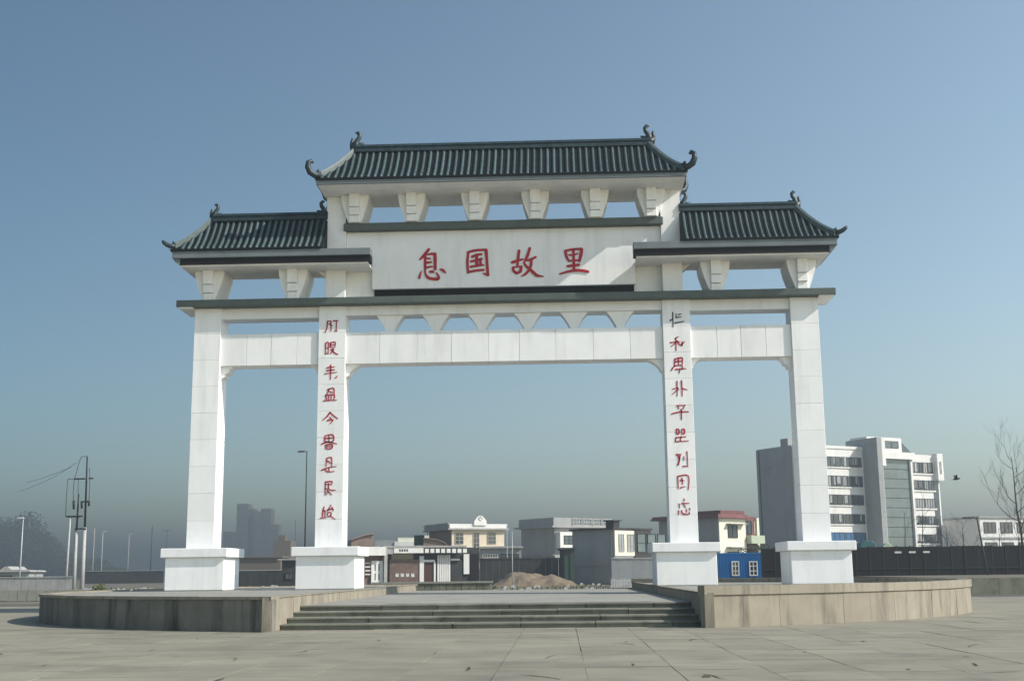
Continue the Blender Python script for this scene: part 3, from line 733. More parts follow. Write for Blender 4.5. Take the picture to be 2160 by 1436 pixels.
# ivory house with maroon roof edge
b = Bld('ivory_house', 'ivory two storey house with a maroon roof edge and awning window', 'house', 1392, 1519, 1608, 105, 42)
H1 = b.h(1519, 1092)
xm = b.f(1571, 1110)[0]
b.bx('wall', 'house_grey', 0, xm, 0, b.D, 0, H1)
b.bx('front_wall', 'house_ivory', .03, xm, -.12, -.002, 0, H1-.02)
r_ = MB(); r_.frustum((-.7, xm+.3, -.7, b.D+.9, H1+.002), (-.4, xm+.1, -.4, b.D+.6, H1+.5)); r_.build('roof', 'maroon', b.o)
b.bx('roof_parapet', 'maroon', .3, xm-.2, -.2, b.D*.4, H1+.502, H1+.95)
b.win(1533, 1107, 1554, 1134, 2, 2, 'frame_dark', y=-.12)
x0, z = b.f(1531, 1106); x1 = b.f(1566, 1106)[0]
b.bx('awning', 'concrete', x0-.1, x1, -.9, -.121, z+.05, z+.15)
x0, z = b.f(1531, 1160); x1 = b.f(1566, 1160)[0]; b.bx('awning', 'concrete', x0, x1, -.9, -.121, z+.3, z+.42)
b.win(1533, 1163, 1556, 1172, 2, 1, 'frame_dark', y=-.12)
b.bx('wing', 'maroon', xm+.02, b.L, .6, b.D*.8, 0, b.h(1590, 1089))
x0, x1 = xm+.1, b.L-.4
zb = b.h(1585, 1146)
b.bx('balcony', 'pale_green', x0, x1, -.9, .598, zb, zb+1.0)
b.winm(x0+.3, x0+1.9, zb+1.2, zb+2.9, 2, 2, 'frame_dark', y=.6)
b.winm(x0+2.4, x1-.2, zb+1.2, zb+2.9, 3, 2, 'house_ivory', y=.6)
b.bx('pilaster', 'house_ivory', b.L-.35, b.L+.05, .3, .598, 0, b.h(1605, 1092))
b.winm(x0+.2, x1-.3, .8, 2.6, 3, 1, 'frame_dark', y=.6)

# white six-storey office block
b = Bld('office_block', 'white six storey office block with dark window bands and shaded stair tower', 'building', 1605, 1686, 1994, 160, 30)
Hr = b.h(1700, 943)
xt0 = b.f(1822, 1000)[0]; xt1 = b.f(1897, 1000)[0]
b.bx('wall', 'house_white', .02, xt0+1, .02, b.D, 0, Hr)
b.bx('gable_wall', 'house_grey', -.02, .018, .3, b.D-.1, 0, Hr+.3)  # grey paints the shade on the white block's left end
b.bx('roof_house', 'house_grey', .3, 4.5, b.D*.35, b.D*.05+1, Hr, Hr+1.6)
PR = 3.6
tw = b.bx('stair_tower', 'house_grey', xt0, xt0+1.1, -PR, 4, 0, Hr+1.9)  # grey colour carries the shade of the tower's left face
b.bx('tower_crown', 'house_white', xt0+1.101, xt0+1.9, -PR, 4, Hr-3.0, Hr+1.9, tw)
b.bx('tower_canopy', 'house_white', xt0+1.901, xt1+.6, -PR+.2, 1.5, Hr-1.7, Hr-.5, tw)
gl = b.bx('glass_curtain', 'glass_green', xt0+1.3, xt1-.2, -PR+1.0, .0, .0, Hr-1.75)
for k in range(1, 12): b.bx('mullion', 'frame_dark', xt0+1.3, xt1-.2, -PR+.96, -PR+.999, (Hr-1.75)*k/12-.05, (Hr-1.75)*k/12+.05, gl)
b.bx('tower_pier', 'house_white', xt0+1.101, xt0+1.45, -PR+.3, -PR+.9, 0, Hr-3.01); b.bx('tower_pier', 'house_white', xt1-.198, xt1+.25, -PR+.6, 1, 0, Hr-1.71)
b.bx('right_wing', 'house_white', xt1+.251, b.L, .02, b.D-1, 0, Hr-.35)
rows = ((962, 983), (1002, 1025), (1042, 1064), (1083, 1104), (1122, 1142))
x0 = b.f(1746, 1000)[0]
for k, (p0, p1) in enumerate(rows):
    z1 = b.h(1746, p0); z0 = b.h(1746, p1)
    b.bx('sill_band', 'house_white', .1, xt0-.05, -.18, .018, z0-.25, z0-.05)
    nw = 3
    wd = (xt0-.3-1.0)/nw
    for q in range(nw):
        b.winm(1.0+q*wd+.1, 1.0+(q+1)*wd-.1, z0, z1, 4, 1, 'frame_dark', 'blue_sheet' if k == 4 else 'glass', y=.02, curtains=k < 4)
xe = b.f(1971, 1000)[0]; xs = b.f(1895, 1000)[0]
for k, (p0, p1) in enumerate(((973, 996), (1011, 1032), (1050, 1070), (1087, 1106), (1126, 1145))):
    z1 = b.h(1900, p0); z0 = b.h(1900, p1)
    b.bx('sill_band', 'house_white', xt1+.3, xe-.1, -.2, .018, z0-.3, z0-.05)
    nw = 3; wd = (xe-.3-xt1-.5)/nw
    for q in range(nw): b.winm(xt1+.5+q*wd+.08, xt1+.5+(q+1)*wd-.08, z0, z1, 4, 1, 'frame_dark', 'house_grey' if k == 2 else 'glass', y=.02, curtains=k != 2)
zt = b.h(1985, 958); zl = b.h(1985, 1014)
pv = b.bx('end_pavilion', 'house_white', xe, b.L+.3, -.9, 5, zl, zt)
b.winm(xe+.5, b.L-.2, zl+1.2, zt-1.4, 1, 2, 'frame_white', 'glass_green', y=-.9)
b.bx('dark_strip', 'glass', b.L-1.6, b.L-.4, -.06, .018, .5, zl-.002)
zp = Hr-.35
x0 = b.f(1863, 940)[0]; x1 = b.f(1900, 940)[0]
b.bx('penthouse', 'house_white', xt0+2.0, x1+1.0, .8, 5, zp+.002, zp+2.9)
b.winm(xt0+3.0, xt0+5.5, zp+1.0, zp+2.3, 3, 1, 'frame_dark', y=.8); b.winm(xt0+6.0, x1+.2, zp+1.0, zp+2.3, 2, 1, 'frame_dark', y=.8)
MB().prism_y([(x1+1.01, zp+.002), (x1+4.2, zp+.002), (x1+1.01, zp+2.6)], 1.2, 4.6).build('skylight', 'glass', b.o)
b.bx('parapet', 'house_white', .02, xt0-.01, -.15, .15, Hr+.002, Hr+.5)
b.bx('downpipe', 'frame_dark', -.14, -.021, b.D*.9, b.D*.9+.15, 0, Hr); b.bx('air_unit', 'house_grey', -.5, -.021, b.D*.6, b.D*.6+.9, Hr*.86, Hr*.9)
# small far right building
b = Bld('pale_corner_building', 'pale low building with arched windows at the right edge, above the black hoarding', 'building', 2062, 2075, 2175, 170, 22)
H1 = b.h(2075, 1092)
b.bx('wall', 'house_white', 0, b.L, 0, 10, 0, H1); b.bx('cornice', 'concrete', -.3, b.L, -.3, 10, H1+.002, H1+.3)
for k in range(6):
    x0 = .8+k*3.6; b.winm(x0, x0+2.6, H1-2.6, H1-.7, 3, 1, 'frame_dark'); b.winm(x0, x0+2.6, H1-6.0, H1-4.2, 3, 1, 'frame_dark')
b.bx('ledge', 'house_grey', 0, b.L, -.2, -.002, H1-3.6, H1-3.3)

# low shops behind the passage
b = Bld('brick_shop', 'low brick shop with a white signboard, brown door and pale shutter, seen through the passage', 'shop', None, 818, 1012, 92, 15)
H1 = b.h(830, 1154)
b.bx('wall', 'dark_wall', 0, b.L, .25, 7, 0, H1-.05); b.bx('roof_slab', 'concrete', -.7, b.L*.84, -.9, 7.2, H1-.048, H1+.16)
b.bx('fascia', 'concrete', -.5, .5, -.8, -.5, H1-.75, H1-.05)
def span(p0, p1, y0, y1):
    x0, z1 = b.f(p0, y0); x1, z0 = b.f(p1, y1); return x0, x1, z0, z1
def fp(name, m, p0, p1, y0, y1, ya=-.0, yb=.248, par=None):
    x0, x1, z0, z1 = span(p0, p1, y0, y1); return b.bx(name, m, x0, x1, ya, yb, max(z0, 0), z1, par)
sg = fp('signboard', 'house_white', 829, 891, 1155, 1166, -.85, -.7)
for k in range(4):
    x0, x1, z0, z1 = span(840+k*5, 843.5+k*5, 1158, 1163); b.bx('sign_mark', 'frame_dark', x0, x1, -.858, -.851, z0, z1, sg)
sg = fp('signboard', 'dark_wall', 892, 986, 1155, 1167, -.85, -.7)
for k in range(8):
    x0, x1, z0, z1 = span(894+k*11.4, 902+k*11.4, 1157, 1165.5); b.bx('sign_tile', 'house_white', x0, x1, -.87, -.851, z0, z1, sg)
bw = fp('brick_wall', 'brick_red', 822, 884, 1180, 1228)
x0, x1, z0, z1 = span(822, 884, 1183, 1228)
nx_, nz_ = 22, 20
brk = MB()
for jz in range(nz_):
    for ix in range(nx_):
        bw_ = (x1-x0)/nx_; bh = (z1-max(z0, 0))/nz_; ox_ = bw_*.5*(jz % 2)
        if x0+ix*bw_+ox_+bw_ > x1: continue
        brk.box(x0+ix*bw_+ox_+.01, x0+(ix+1)*bw_+ox_-.01, -.015-random.uniform(0, .012), -.002, max(z0, 0)+jz*bh+.01, max(z0, 0)+(jz+1)*bh-.01)
tag(brk.build('brickwork', 'brick_red', bw), kind='stuff')
fp('shop_window', 'glass', 826, 872, 1168, 1179, .1, .248)
for k in range(4): fp('notice', 'trash_white', 834+k*11, 841+k*11, 1209, 1216, -.06, -.031)
fp('pier', 'house_white', 885, 894, 1172, 1228, -.1, .248)
dr = fp('door', 'door_brown', 896, 915, 1185, 1228, .05, .248)
fp('door_frame', 'house_white', 894.2, 917.5, 1180, 1184.8, -.05, .248, dr); fp('door_frame', 'house_white', 915.2, 919, 1184.9, 1228, -.05, .248, dr)
sh = fp('shutter', 'house_white', 923, 950, 1170, 1228, .02, .248)
x0, x1, z0, z1 = span(923, 950, 1170, 1228)
for k in range(1, 6): xx = x0+(x1-x0)*k/6; b.bx('shutter_rib', 'concrete', xx-.03, xx+.03, 0, .019, max(0, z0)+.1, z1-.1, sh)
dd = fp('shutter', 'dark_wall', 952, 975, 1180, 1228, .02, .248); fp('lintel', 'house_white', 950.5, 969, 1178, 1181.5, -.1, .018)
fp('pier', 'house_white', 978, 990, 1168, 1210, -.02, .248)
fp('shutter', 'black_net', 992, 1010, 1168, 1228, .02, .248)
# little white kiosk left of it
b = Bld('white_kiosk', 'small white kiosk with an open window bay beside the inner left plinth', 'kiosk', None, 762, 816, 84, 20)
H1 = b.h(780, 1153)
b.bx('wall', 'brick_red', 0, b.L, .4, 5, 0, H1-.3); fp('fascia', 'house_white', 758, 811, 1153, 1171, -.7, .398)
wn = b.win(784, 1182, 808, 1230, 2, 2, 'house_white', 'glass', y=.4, depth=.3, fr=.35)
for k in range(4): fp('shelf', 'house_white', 770, 781, 1186+k*8, 1188+k*8, .0, .398)
b.bx('corner_post', 'concrete', b.L-.35, b.L, -.3, .398, 0, H1)
# far small roofs
b = Bld('curved_roof_hall', 'rust coloured hall with a bowed roof just right of the inner left column', 'building', 725, 740, 788, 150, 14)
zt = b.h(760, 1135); pol = [(0, 0), (b.L, 0), (b.L, b.h(788, 1128))]+[(b.L*(1-k/8), b.h(740, 1140)+(b.h(785, 1127)-b.h(740, 1140))*(math.sin(math.pi/2*(1-k/8))**1.0)) for k in range(1, 9)]
MB().prism_y(pol, 0, 12).build('hall_wall', 'rust', b.o)
MB().sweep([(x, 0, z) for x, z in pol[2:]], [(-.4, .02), (12.4, .02), (12.4, .2), (-.4, .2)], (0, 1, 0)).build('roof', 'rust', b.o)
b.winm(2, 4, 2, 4, 2, 2, 'frame_dark')
b = Bld('white_walled_yard', 'long low white building with small roof boxes, above the brick shop', 'building', None, 790, 875, 140, 6)
H1 = b.h(800, 1142)
b.bx('wall', 'house_white', 3.0, b.L, 0, 8, 0, H1); b.bx('side_wall', 'house_grey', 0, 2.99, .2, 8, 0, b.h(800, 1139))
for k in range(4): b.bx('roof_box', 'house_ivory', 3.5+k*3.6, 6.0+k*3.6, .5, 4, H1, H1+.6+.3*(k % 2))
for k in range(4): b.winm(3.8+k*3.4, 5.6+k*3.4, H1-2, H1-.7, 2, 1, 'frame_dark')
b.bx('aerial', 'steel_dark', 8, 8.1, 1, 1.1, H1, H1+2.6); b.bx('aerial_bar', 'steel_dark', 7.2, 8.9, 1.02, 1.08, H1+2.2, H1+2.26)
p = gnd(873, 125); t = empty('green_tank', (p.x, p.y, ZG), 0, 'dark green box tank standing on roof posts beside the cream house', 'tank')
z0, z1 = zat(883, 1149, 125)-ZG, zat(883, 1128, 125)-ZG; wd = gnd(893, 125).x-p.x
box('tank', 'green_sheet', t, 0, wd, 0, wd, z0, z1, .05)
for a in (.05, wd-.25):
    for c in (.05, wd-.25): box('leg', 'steel_dark', t, a, a+.2, c, c+.2, 0, z0-.001)
for k in range(1, 5): box('rib', 'green_sheet', t, wd*k/5-.04, wd*k/5+.04, -.05, -.001, z0+.1, z1-.1)
b = Bld('brown_barrel_roof', 'low brown barrel roofed shed in front of the cream house', 'shed', None, 893, 946, 108, 5)
z0 = b.h(893, 1156); z1 = b.h(893, 1136)
pol = [(0, 0), (b.L, 0)]+[(b.L*(1-k/10), z0+(z1-z0)*math.sqrt(max(0, 1-(1-k/10)**2))) for k in range(0, 11)]
MB().prism_y(pol, 0, 8).build('shed_wall', 'rust', b.o)
MB().sweep([(x, 0, z) for x, z in pol[2:]], [(-.25, .01), (8.2, .01), (8.2, .12), (-.25, .12)], (0, 1, 0)).build('roof', 'rust', b.o)

# dark boundary wall and grey shed right of the shops
def wall_run(name, label, px0, px1, Y, py0, py1, m, npan, cap=None, cat='wall', thick=.25, zbase=None):
    p0, p1 = gnd(px0, Y), gnd(px1, Y)
    z1 = zat((px0+px1)/2, py0, Y); z0 = ZG-.05 if zbase is None else zbase
    t = empty(name, (p0.x, Y, z0), 0, label, cat); L = p1.x-p0.x
    for k in range(npan):
        q = random.uniform(0, .02)
        box('panel', m, t, L*k/npan+.012, L*(k+1)/npan-.012, q, thick, 0, z1-z0-random.uniform(0, .02))
    if cap: box('coping', cap, t, -.05, L+.05, -.06, thick+.06, z1-z0+.001, z1-z0+.1)
    return t
wall_run('boundary_wall', 'dark grey boundary wall between the brick shop and the grey houses', 1012, 1206, 96, 1178, 1228, 'dark_wall', 14, 'dark_wall')
b = Bld('low_grey_shed', 'low grey shed with a lattice front behind the dark boundary wall', 'shed', None, 1012, 1100, 112, 4)
H1 = b.h(1030, 1156)
b.bx('wall', 'house_grey', 0, b.L, .1, 6, 0, H1); b.bx('roof', 'concrete', -.3, b.L+.2, -.4, 6.3, H1+.001, H1+.25)
b.win(1018, 1168, 1050, 1176, 6, 1, 'house_white', y=.1); b.win(1055, 1168, 1095, 1176, 8, 1, 'frame_dark', y=.1)
b = Bld('dark_gatehouse', 'narrow dark green shed against the grey gable house', 'shed', None, 1188, 1212, 88, 4)
H1 = b.h(1200, 1158)
b.bx('wall', 'dark_wall', 0, b.L, .1, 5, 0, H1); b.bx('roof', 'dark_wall', -.2, b.L+.2, -.3, 5.2, H1+.001, H1+.18)
for k in range(2): b.bx('door', 'green_sheet', .15+k*b.L*.5, b.L*.5-.1+k*b.L*.5, .03, .098, 0, H1-.6)
wall_run('yard_wall', 'plain grey yard wall below the lit end of the grey gable house', 1290, 1382, 76, 1178, 1226, 'house_grey', 8, 'concrete')
# sand heap
p = gnd(1128, 82); mb = MB(); nx_, ny_ = 44, 20
wl = (gnd(1222, 82).x-gnd(1034, 82).x)/2; hm = (zat(1110, 1200, 82)-ZG)*.84
for j in range(ny_+1):
    for i in range(nx_+1):
        a, c = -1+2*i/nx_, -1+2*j/ny_
        e = max(0, 1-c*c)**.8
        prof = max(0, min(1.0, (a+1)*2.2))*max(0, min(1, (1-a)*1.7))
        hh = hm*e*(.86*prof+.14*prof*math.exp(-((a+.25)*3)**2)-.18*prof*math.exp(-((a-.2)*5)**2))+.18*hm*e*prof*(math.sin(a*9+c*4)*.4+math.sin(a*17+1-c*7)*.3)
        hh += random.uniform(-.09, .09)*min(1, max(hh, 0)*3)
        mb.v.append((a*wl, c*4, hh-.02))
for j in range(ny_):
    for i in range(nx_):
        q = j*(nx_+1)+i; mb.f.append((q, q+1, q+nx_+2, q+nx_+1))
mb.smooth = True
tag(mb.build('sand_heap', 'mound', None, (p.x, p.y, ZG-.06)), 'heap of tan earth seen through the gateway in front of the dark wall', 'heap')
# low kerb walls around the rear of the platform
wall_run('low_kerb_wall', 'low dark stone kerb wall behind the inner left plinth', 786, 1036, 21, 1230, 1246, 'moss_concrete', 16, 'kerb', thick=.4)
rl = empty('picket_railing', gnd(1288, 24), 0, 'low white picket railing beside the inner right plinth', 'railing')
L = gnd(1378, 24).x-gnd(1288, 24).x; z1 = zat(1330, 1219, 24)-ZG
box('rail', 'trash_white', rl, 0, L, 0, .05, z1*.86, z1*.9); box('base', 'black_board', rl, 0, L, -.1, .2, 0, z1*.45); box('rail', 'trash_white', rl, 0, L, 0, .05, z1*.5, z1*.54)
for k in range(26): box('picket', 'trash_white', rl, k*L/26, k*L/26+.04, -.03, -.001, z1*.451, z1*random.uniform(.9, 1.0))

# blue site cabin
b = Bld('blue_site_cabin', 'bright blue metal site cabin with two white notices, between the right plinths', 'cabin', None, 1516, 1612, 52, 2)
H1 = b.h(1560, 1168)
b.bx('body', 'blue_metal', 0, b.L, 0, 2.3, .15, H1); b.bx('roof_rim', 'blue_metal', -.06, b.L+.06, -.08, 2.36, H1+.001, H1+.1); b.bx('skid', 'steel_dark', 0, b.L, .1, 2.2, 0, .149)
for k in range(1, 20):
    x = b.L*k/20; b.bx('rib', 'blue_metal', x-.03, x+.03, -.04, -.001, .25, H1-.08)
for p0, p1 in ((1543, 1559), (1580, 1598)):
    nw = b.winm(*[b.f(p, 1200)[0] for p in (p0, p1)], b.h(p0, 1214), b.h(p0, 1183), 2, 3, 'trash_white', 'glass', y=-.04, name='notice_window', depth=.08, fr=.09)
# black hoarding on a raised verge
YV = 20
pv0 = gnd(1612, YV); ZV = .0
verge = tag(MB().box(gnd(2035, YV).x, 75, YV, 60, ZG-.1, ZV-.02).build('verge', 'dirt'), kind='structure')
tv = empty('verge_wall', (gnd(2035, YV).x, YV-.25, ZG-.05), 0, 'mossy concrete retaining wall below the black hoarding at the right edge', 'wall')
Lv = 30
for k in range(18): box('panel', 'moss_concrete', tv, k*Lv/18+.01, (k+1)*Lv/18-.01, random.uniform(0, .02), .249, 0, ZV-ZG+.02)
YH = 46
hb = empty('black_hoarding', (gnd(1608, YH).x, YH, ZG), 0, 'long black netted hoarding in front of the white office block', 'fence')
L = gnd(2300, YH).x-gnd(1608, YH).x; zt = zat(1900, 1152, YH)-ZG
n = 24
for k in range(n):
    q = random.uniform(0, .05)
    box('net_panel', 'black_net', hb, L*k/n+.03, L*(k+1)/n-.03, q, q+.04, 0, zt-random.uniform(0, .06))
    box('post', 'steel_dark', hb, L*k/n-.03, L*k/n+.03, .0, .12, 0, zt+.05)
box('rail', 'steel_dark', hb, 0, L, -.04, -.001, zt*.45, zt*.45+.06)
for px in (1890, 1920, 1950):
    x = gnd(px, YH).x-gnd(1608, YH).x; box('pale_tag', 'trash_white', hb, x, x+.5, -.02, -.001, zt-.5, zt-.36)

# vehicles showing above the hoarding
def van(name, label, px0, px1, Y, py_top, body, cat):
    p0, p1 = gnd(px0, Y), gnd(px1, Y); L = p1.x-p0.x; zt = zat(px0, py_top, Y)-ZG
    t = empty(name, (p0.x, Y, ZG-.09), 0, label, cat)
    b_ = MB().prism_y([(0, .45), (L, .45), (L, zt*.93), (L-.25, zt), (.9, zt), (.55, zt*.93), (.1, zt*.55), (0, zt*.5)], 0, 1.9).build('body', body, t, None, .05)
    for k in range(3): box('window', 'glass', t, 1.0+k*(L-1.3)/3, 1.0+(k+1)*(L-1.3)/3-.15, -.015, -.002, zt*.6, zt*.88)
    for x in (L*.2, L*.8):
        for y in (.05, 1.65):
            MB().tube([(x, y, .36), (x, y+.2, .36)], .36, 14).build('wheel', 'rubber', t)
    return t
van('pale_green_van', 'pale green minivan behind the black hoarding, only its window row showing', 1852, 1886, 62, 1143, 'pale_green', 'van')
van('teal_truck', 'teal van behind the black hoarding, beside the outer right plinth', 1806, 1850, 64, 1138, 'teal_paint', 'van')

# ------------------------------------------------------------------ left side
wall_run('roadside_wall', 'low grey roadside wall at the left edge, left of the power poles', -60, 154, 66, 1218, 1240, 'concrete', 14, 'concrete')
wall_run('kerb_wall', 'low pale stone kerb at the far left behind the platform', -40, 240, 30, 1243, 1258, 'kerb', 14, None, 'kerb', .5)
b = Bld('pale_tent_shed', 'small pale shed with a peaked roof behind the roadside wall at the left edge', 'shed', None, -20, 62, 74, 3)
H1 = b.h(20, 1206); hp = b.h(14, 1194)
b.bx('wall', 'house_grey', 0, b.L, .1, 4, 0, H1)
xm = b.f(14, 1200)[0]
MB().prism_y([(-.3, H1+.001), (b.L+.3, H1+.001), (b.L+.1, H1+.15), (xm+.5, H1+.25), (xm+.12, hp), (xm-.12, hp), (xm-.5, H1+.25), (-.1, H1+.15)], -.2, 4.2).build('roof', 'concrete', b.o)
b.winm(1, 2.2, .8, 1.6, 2, 1, 'frame_dark', y=.1)
# concrete power poles with cross arms
YP = 55
def zp(px, py): return zat(px, py, YP)-ZG
p0 = gnd(158, YP); pp = empty('power_pole_pair', p0, 0, 'pair of tapering concrete power poles joined by dark cross arms and insulators', 'power pole')
def lx(px, py): return atY(px, py, YP).x-p0.x
q1 = (lx(161.5, 1118), 0, zp(161.5, 1118)); q2 = (lx(179, 1112), 0, zp(179, 1112))
MB().tube([(0, 0, 0), q1], [.17, .12], 10).build('pole', 'pole_concrete', pp); MB().tube([q1, (lx(166, 1041), 0, zp(166, 1041))], [.09, .06], 8).build('mast', 'steel_dark', pp)
MB().tube([(lx(173, 1232), 0, 0), q2], [.19, .14], 10).build('pole', 'pole_concrete', pp); MB().tube([q2, (lx(184, 962), 0, zp(184, 962))], [.10, .06], 8).build('mast', 'steel_dark', pp)
for (a, c) in (((158, 1010), (181, 1009)), ((141, 1089), (176, 1089)), ((160, 1115), (183, 1114)), ((172, 1058), (191, 1057)), ((189, 1009), (198, 1009))):
    x0, x1 = lx(*a), lx(*c); z = zp(*a); box('cross_arm', 'steel_dark', pp, x0, x1, -.22, -.10, z-.06, z+.06)
for px, pa, pb in ((157, 1056, 1074), (189, 1056, 1067), (174, 1058, 1072)):
    MB().tube([(lx(px, pa), -.16, zp(px, pa)), (lx(px, pb), -.16, zp(px, pb))], [.11, .09], 8).build('insulator', 'steel_dark', pp)
wr = MB()
def wire(pts, r=.025): wr.tube([(lx(*p), -.16, zp(*p)) for p in pts], r, 4)
wire([(184, 962), (173, 964), (168, 976), (162, 1000), (158, 1011), (156, 1040), (157, 1056)])
wire([(145, 1010), (142, 1040), (141, 1060), (140, 1089)]); wire([(190, 986), (191, 1009), (190, 1040), (189, 1057)]); wire([(167, 1011), (166, 1041)]); wire([(145, 1010), (158, 1010)])
wire([(160, 1115), (158, 1160)], .02)
wr.build('jumper_wire', 'steel_dark', pp)
cb = MB()
for (a, m_, c) in (((160, 976), (110, 1012), (40, 1036)), ((150, 985), (100, 1004), (55, 1018))):
    P0 = atY(*a, YP); P2 = atY(c[0], c[1], YP+70); P1 = atY(m_[0], m_[1]+2, YP+30)
    pts = [(P0*(1-t)**2+P1*2*t*(1-t)+P2*t*t)-p0 for t in [k/10 for k in range(11)]]
    cb.tube(pts, .02, 4)
cb.build('cable', 'steel_dark', pp)
t = empty('thin_pole', gnd(140, 75), 0, 'slim concrete pole standing just left of the power pole pair', 'pole', 'thin poles beyond the platform')
MB().tube([(0, 0, 0), (.1, 0, zat(140, 1089, 75)-ZG)], [.14, .08], 8).build('shaft', 'pole_concrete', t); box('bar', 'steel_dark', t, -.15, 1.1, -.1, -.02, zat(140, 1089, 75)-ZG-.1, zat(140, 1089, 75)-ZG)

def lamp(px, Y, py, label, arm=1.2, s=-1, m='steel_dark', r=.09, two=False, z=ZG, lean=0, name='street_lamp'):
    p = gnd(px, Y, z); h = zat(px, py, Y)-z
    t = empty(name, p, 0, label, 'street lamp' if arm else 'pole', 'street lamps around the square' if arm else 'thin poles beyond the platform')
    MB().tube([(0, 0, 0), (lean*.5, 0, h*.5), (lean, 0, h)], [r, r*.8, r*.55], 8).build('pole', m, t)
    if arm:
        for q in ((s, -s) if two else (s,)):
            MB().tube([(lean, 0, h-.15), (lean+q*arm*.4, 0, h), (lean+q*arm, 0, h-.02)], [r*.5, r*.45, r*.4], 6).build('arm', m, t)
            MB().frustum((lean+q*arm-.35, lean+q*arm+.35, -.14, .14, h-.12), (lean+q*arm-.25, lean+q*arm+.25, -.09, .09, h+.03)).build('lamp_head', m, t)
    return t
lamp(642, 78, 951, 'tall dark street lamp with a short arm, just left of the inner left column', .62, -1)
lamp(42, 70, 1091, 'short pale lamp post with a stub head at the far left edge', .25, -1, 'steel_light', .08)
lamp(213, 230, 1120, 'pale hazy lamp post right of the power poles', .5, 1, 'pole_concrete', .12)
lamp(195, 240, 1113, 'thin hazy pole without a lamp head, beside the power poles', 0, 1, 'pole_concrete', .12, name='thin_pole')
lamp(269, 330, 1125, 'faint far lamp post midway between the power poles and the gate', .6, 1, 'pole_concrete', .14)
lamp(317, 280, 1109, 'faint dark pole just left of the outer left plinth', 0, 1, 'steel_dark', .14, name='thin_pole')
lamp(349, 350, 1118, 'faint twin armed lamp above the outer left plinth', 1.0, 1, 'steel_dark', .13, True)
lamp(621, 320, 1096, 'faint slim pole right of the hazy tower block', 0, 1, 'steel_dark', .13, name='thin_pole')
lamp(1081, 76, 1120, 'thin white pole standing in front of the earth heap', 0, 1, 'steel_light', .05, name='thin_pole')
lamp(1070, 110, 1106, 'thin grey pole at the right corner of the cream house', 0, 1, 'pole_concrete', .07, name='thin_pole')
lamp(2086, 43, 1090, 'leaning dark street lamp in front of the black hoarding at the right', .7, -1, 'steel_dark', .09, z=ZG, lean=-.55)

# hazy tower block
YB = 1000
b = Bld('hazy_tower_block', 'dim stepped tower block fading into the haze between the left columns', 'building', None, 470, 586, YB, 3)
prev = None
for k, (p0, p1, pt) in enumerate(((470, 495, 1121), (496, 521, 1062), (522, 533, 1072), (534, 546, 1078), (547, 569, 1072), (570, 585, 1105))):
    x0, x1 = b.f(p0, 1150)[0], b.f(p1, 1150)[0]; zt = b.h(p0, pt)
    bk = b.bx('block', 'haze_block', x0+.05, x1, (k % 3)*2, 20, 0, zt)
    nfl = int(zt/3.3)
    for q in range(nfl):
        box('window_band', 'glass', bk, x0+.5, x1-.4, (k % 3)*2-.06, (k % 3)*2-.002, q*3.3+1.2, q*3.3+2.6)
b = Bld('hazy_low_block', 'dim low block in the haze right of the stepped tower block', 'building', None, 575, 612, 300, 3)
b.bx('wall', 'haze_block', 0, b.L, 0, 10, 0, b.h(590, 1140)); b.winm(1, b.L-1, 4, 5.5, 5, 1, 'frame_dark'); b.bx('roof_room', 'haze_block', 1, 3, 2, 5, b.h(590, 1140)+.001, b.h(590, 1128))
b = Bld('dark_low_shed', 'dark flat roofed shed left of the inner left plinth', 'shed', None, 594, 640, 84, 3)
H1 = b.h(600, 1181)
b.bx('wall', 'dark_wall', 0, b.L, .1, 4, 0, H1); b.bx('roof', 'house_grey', -.4, b.L, -.3, 4.2, H1+.001, H1+.15); b.winm(.4, 1.3, .9, 1.6, 2, 1, 'frame_dark', y=.1)
wall_run('far_yard_wall', 'low dark yard wall between the left plinths', 490, 640, 110, 1203, 1222, 'dark_wall', 10, 'concrete')
b = Bld('hazy_yard_house', 'dim grey house behind the far yard wall between the left plinths', 'house', None, 500, 592, 180, 4)
H1 = b.h(540, 1176)
b.bx('wall', 'haze_block', 0, b.L, 0, 8, 0, H1); b.bx('roof', 'haze_block', -.4, b.L+.4, -.5, 8.4, H1+.001, H1+.3)
for k in range(4): b.winm(.8+k*1.5, 1.8+k*1.5, 1.0, 2.2, 2, 1, 'house_grey')
wall_run('field_wall', 'long low dark field wall far behind the power poles', 180, 345, 210, 1204, 1220, 'dark_wall', 12, 'concrete')
# rubble in the strip behind the platform
rub = MB()
for k in range(260):
    px = random.choice((random.uniform(170, 335), random.uniform(500, 620), random.uniform(60, 330), random.uniform(1040, 1380)))
    p = gnd(px, random.uniform(45, 105)); s = random.uniform(.05, .3)
    rub.frustum((p.x-s, p.x+s, p.y-s, p.y+s, ZG-.1), (p.x-s*.5, p.x+s*.4, p.y-s*.4, p.y+s*.5, ZG-.1+s*random.uniform(.6, 1.3)))
tag(rub.build('rubble', 'concrete'), kind='stuff')
gr = MB()
for k in range(5000):
    px = random.choice((random.uniform(-60, 340), random.uniform(480, 660), random.uniform(1020, 1400), random.uniform(1500, 1680)))
    p = gnd(px, 30+80*random.random()**1.3); h = random.uniform(.06, .28); a = random.uniform(0, 6.3); dx, dy = .10*math.cos(a), .10*math.sin(a)
    gr.quad((p.x-dx, p.y-dy, ZG-.1), (p.x+dx, p.y+dy, ZG-.1), (p.x+dx*.4+random.uniform(-.1, .1), p.y, ZG-.1+h))
tag(gr.build('dry_grass', 'leaf_dry'), kind='stuff')

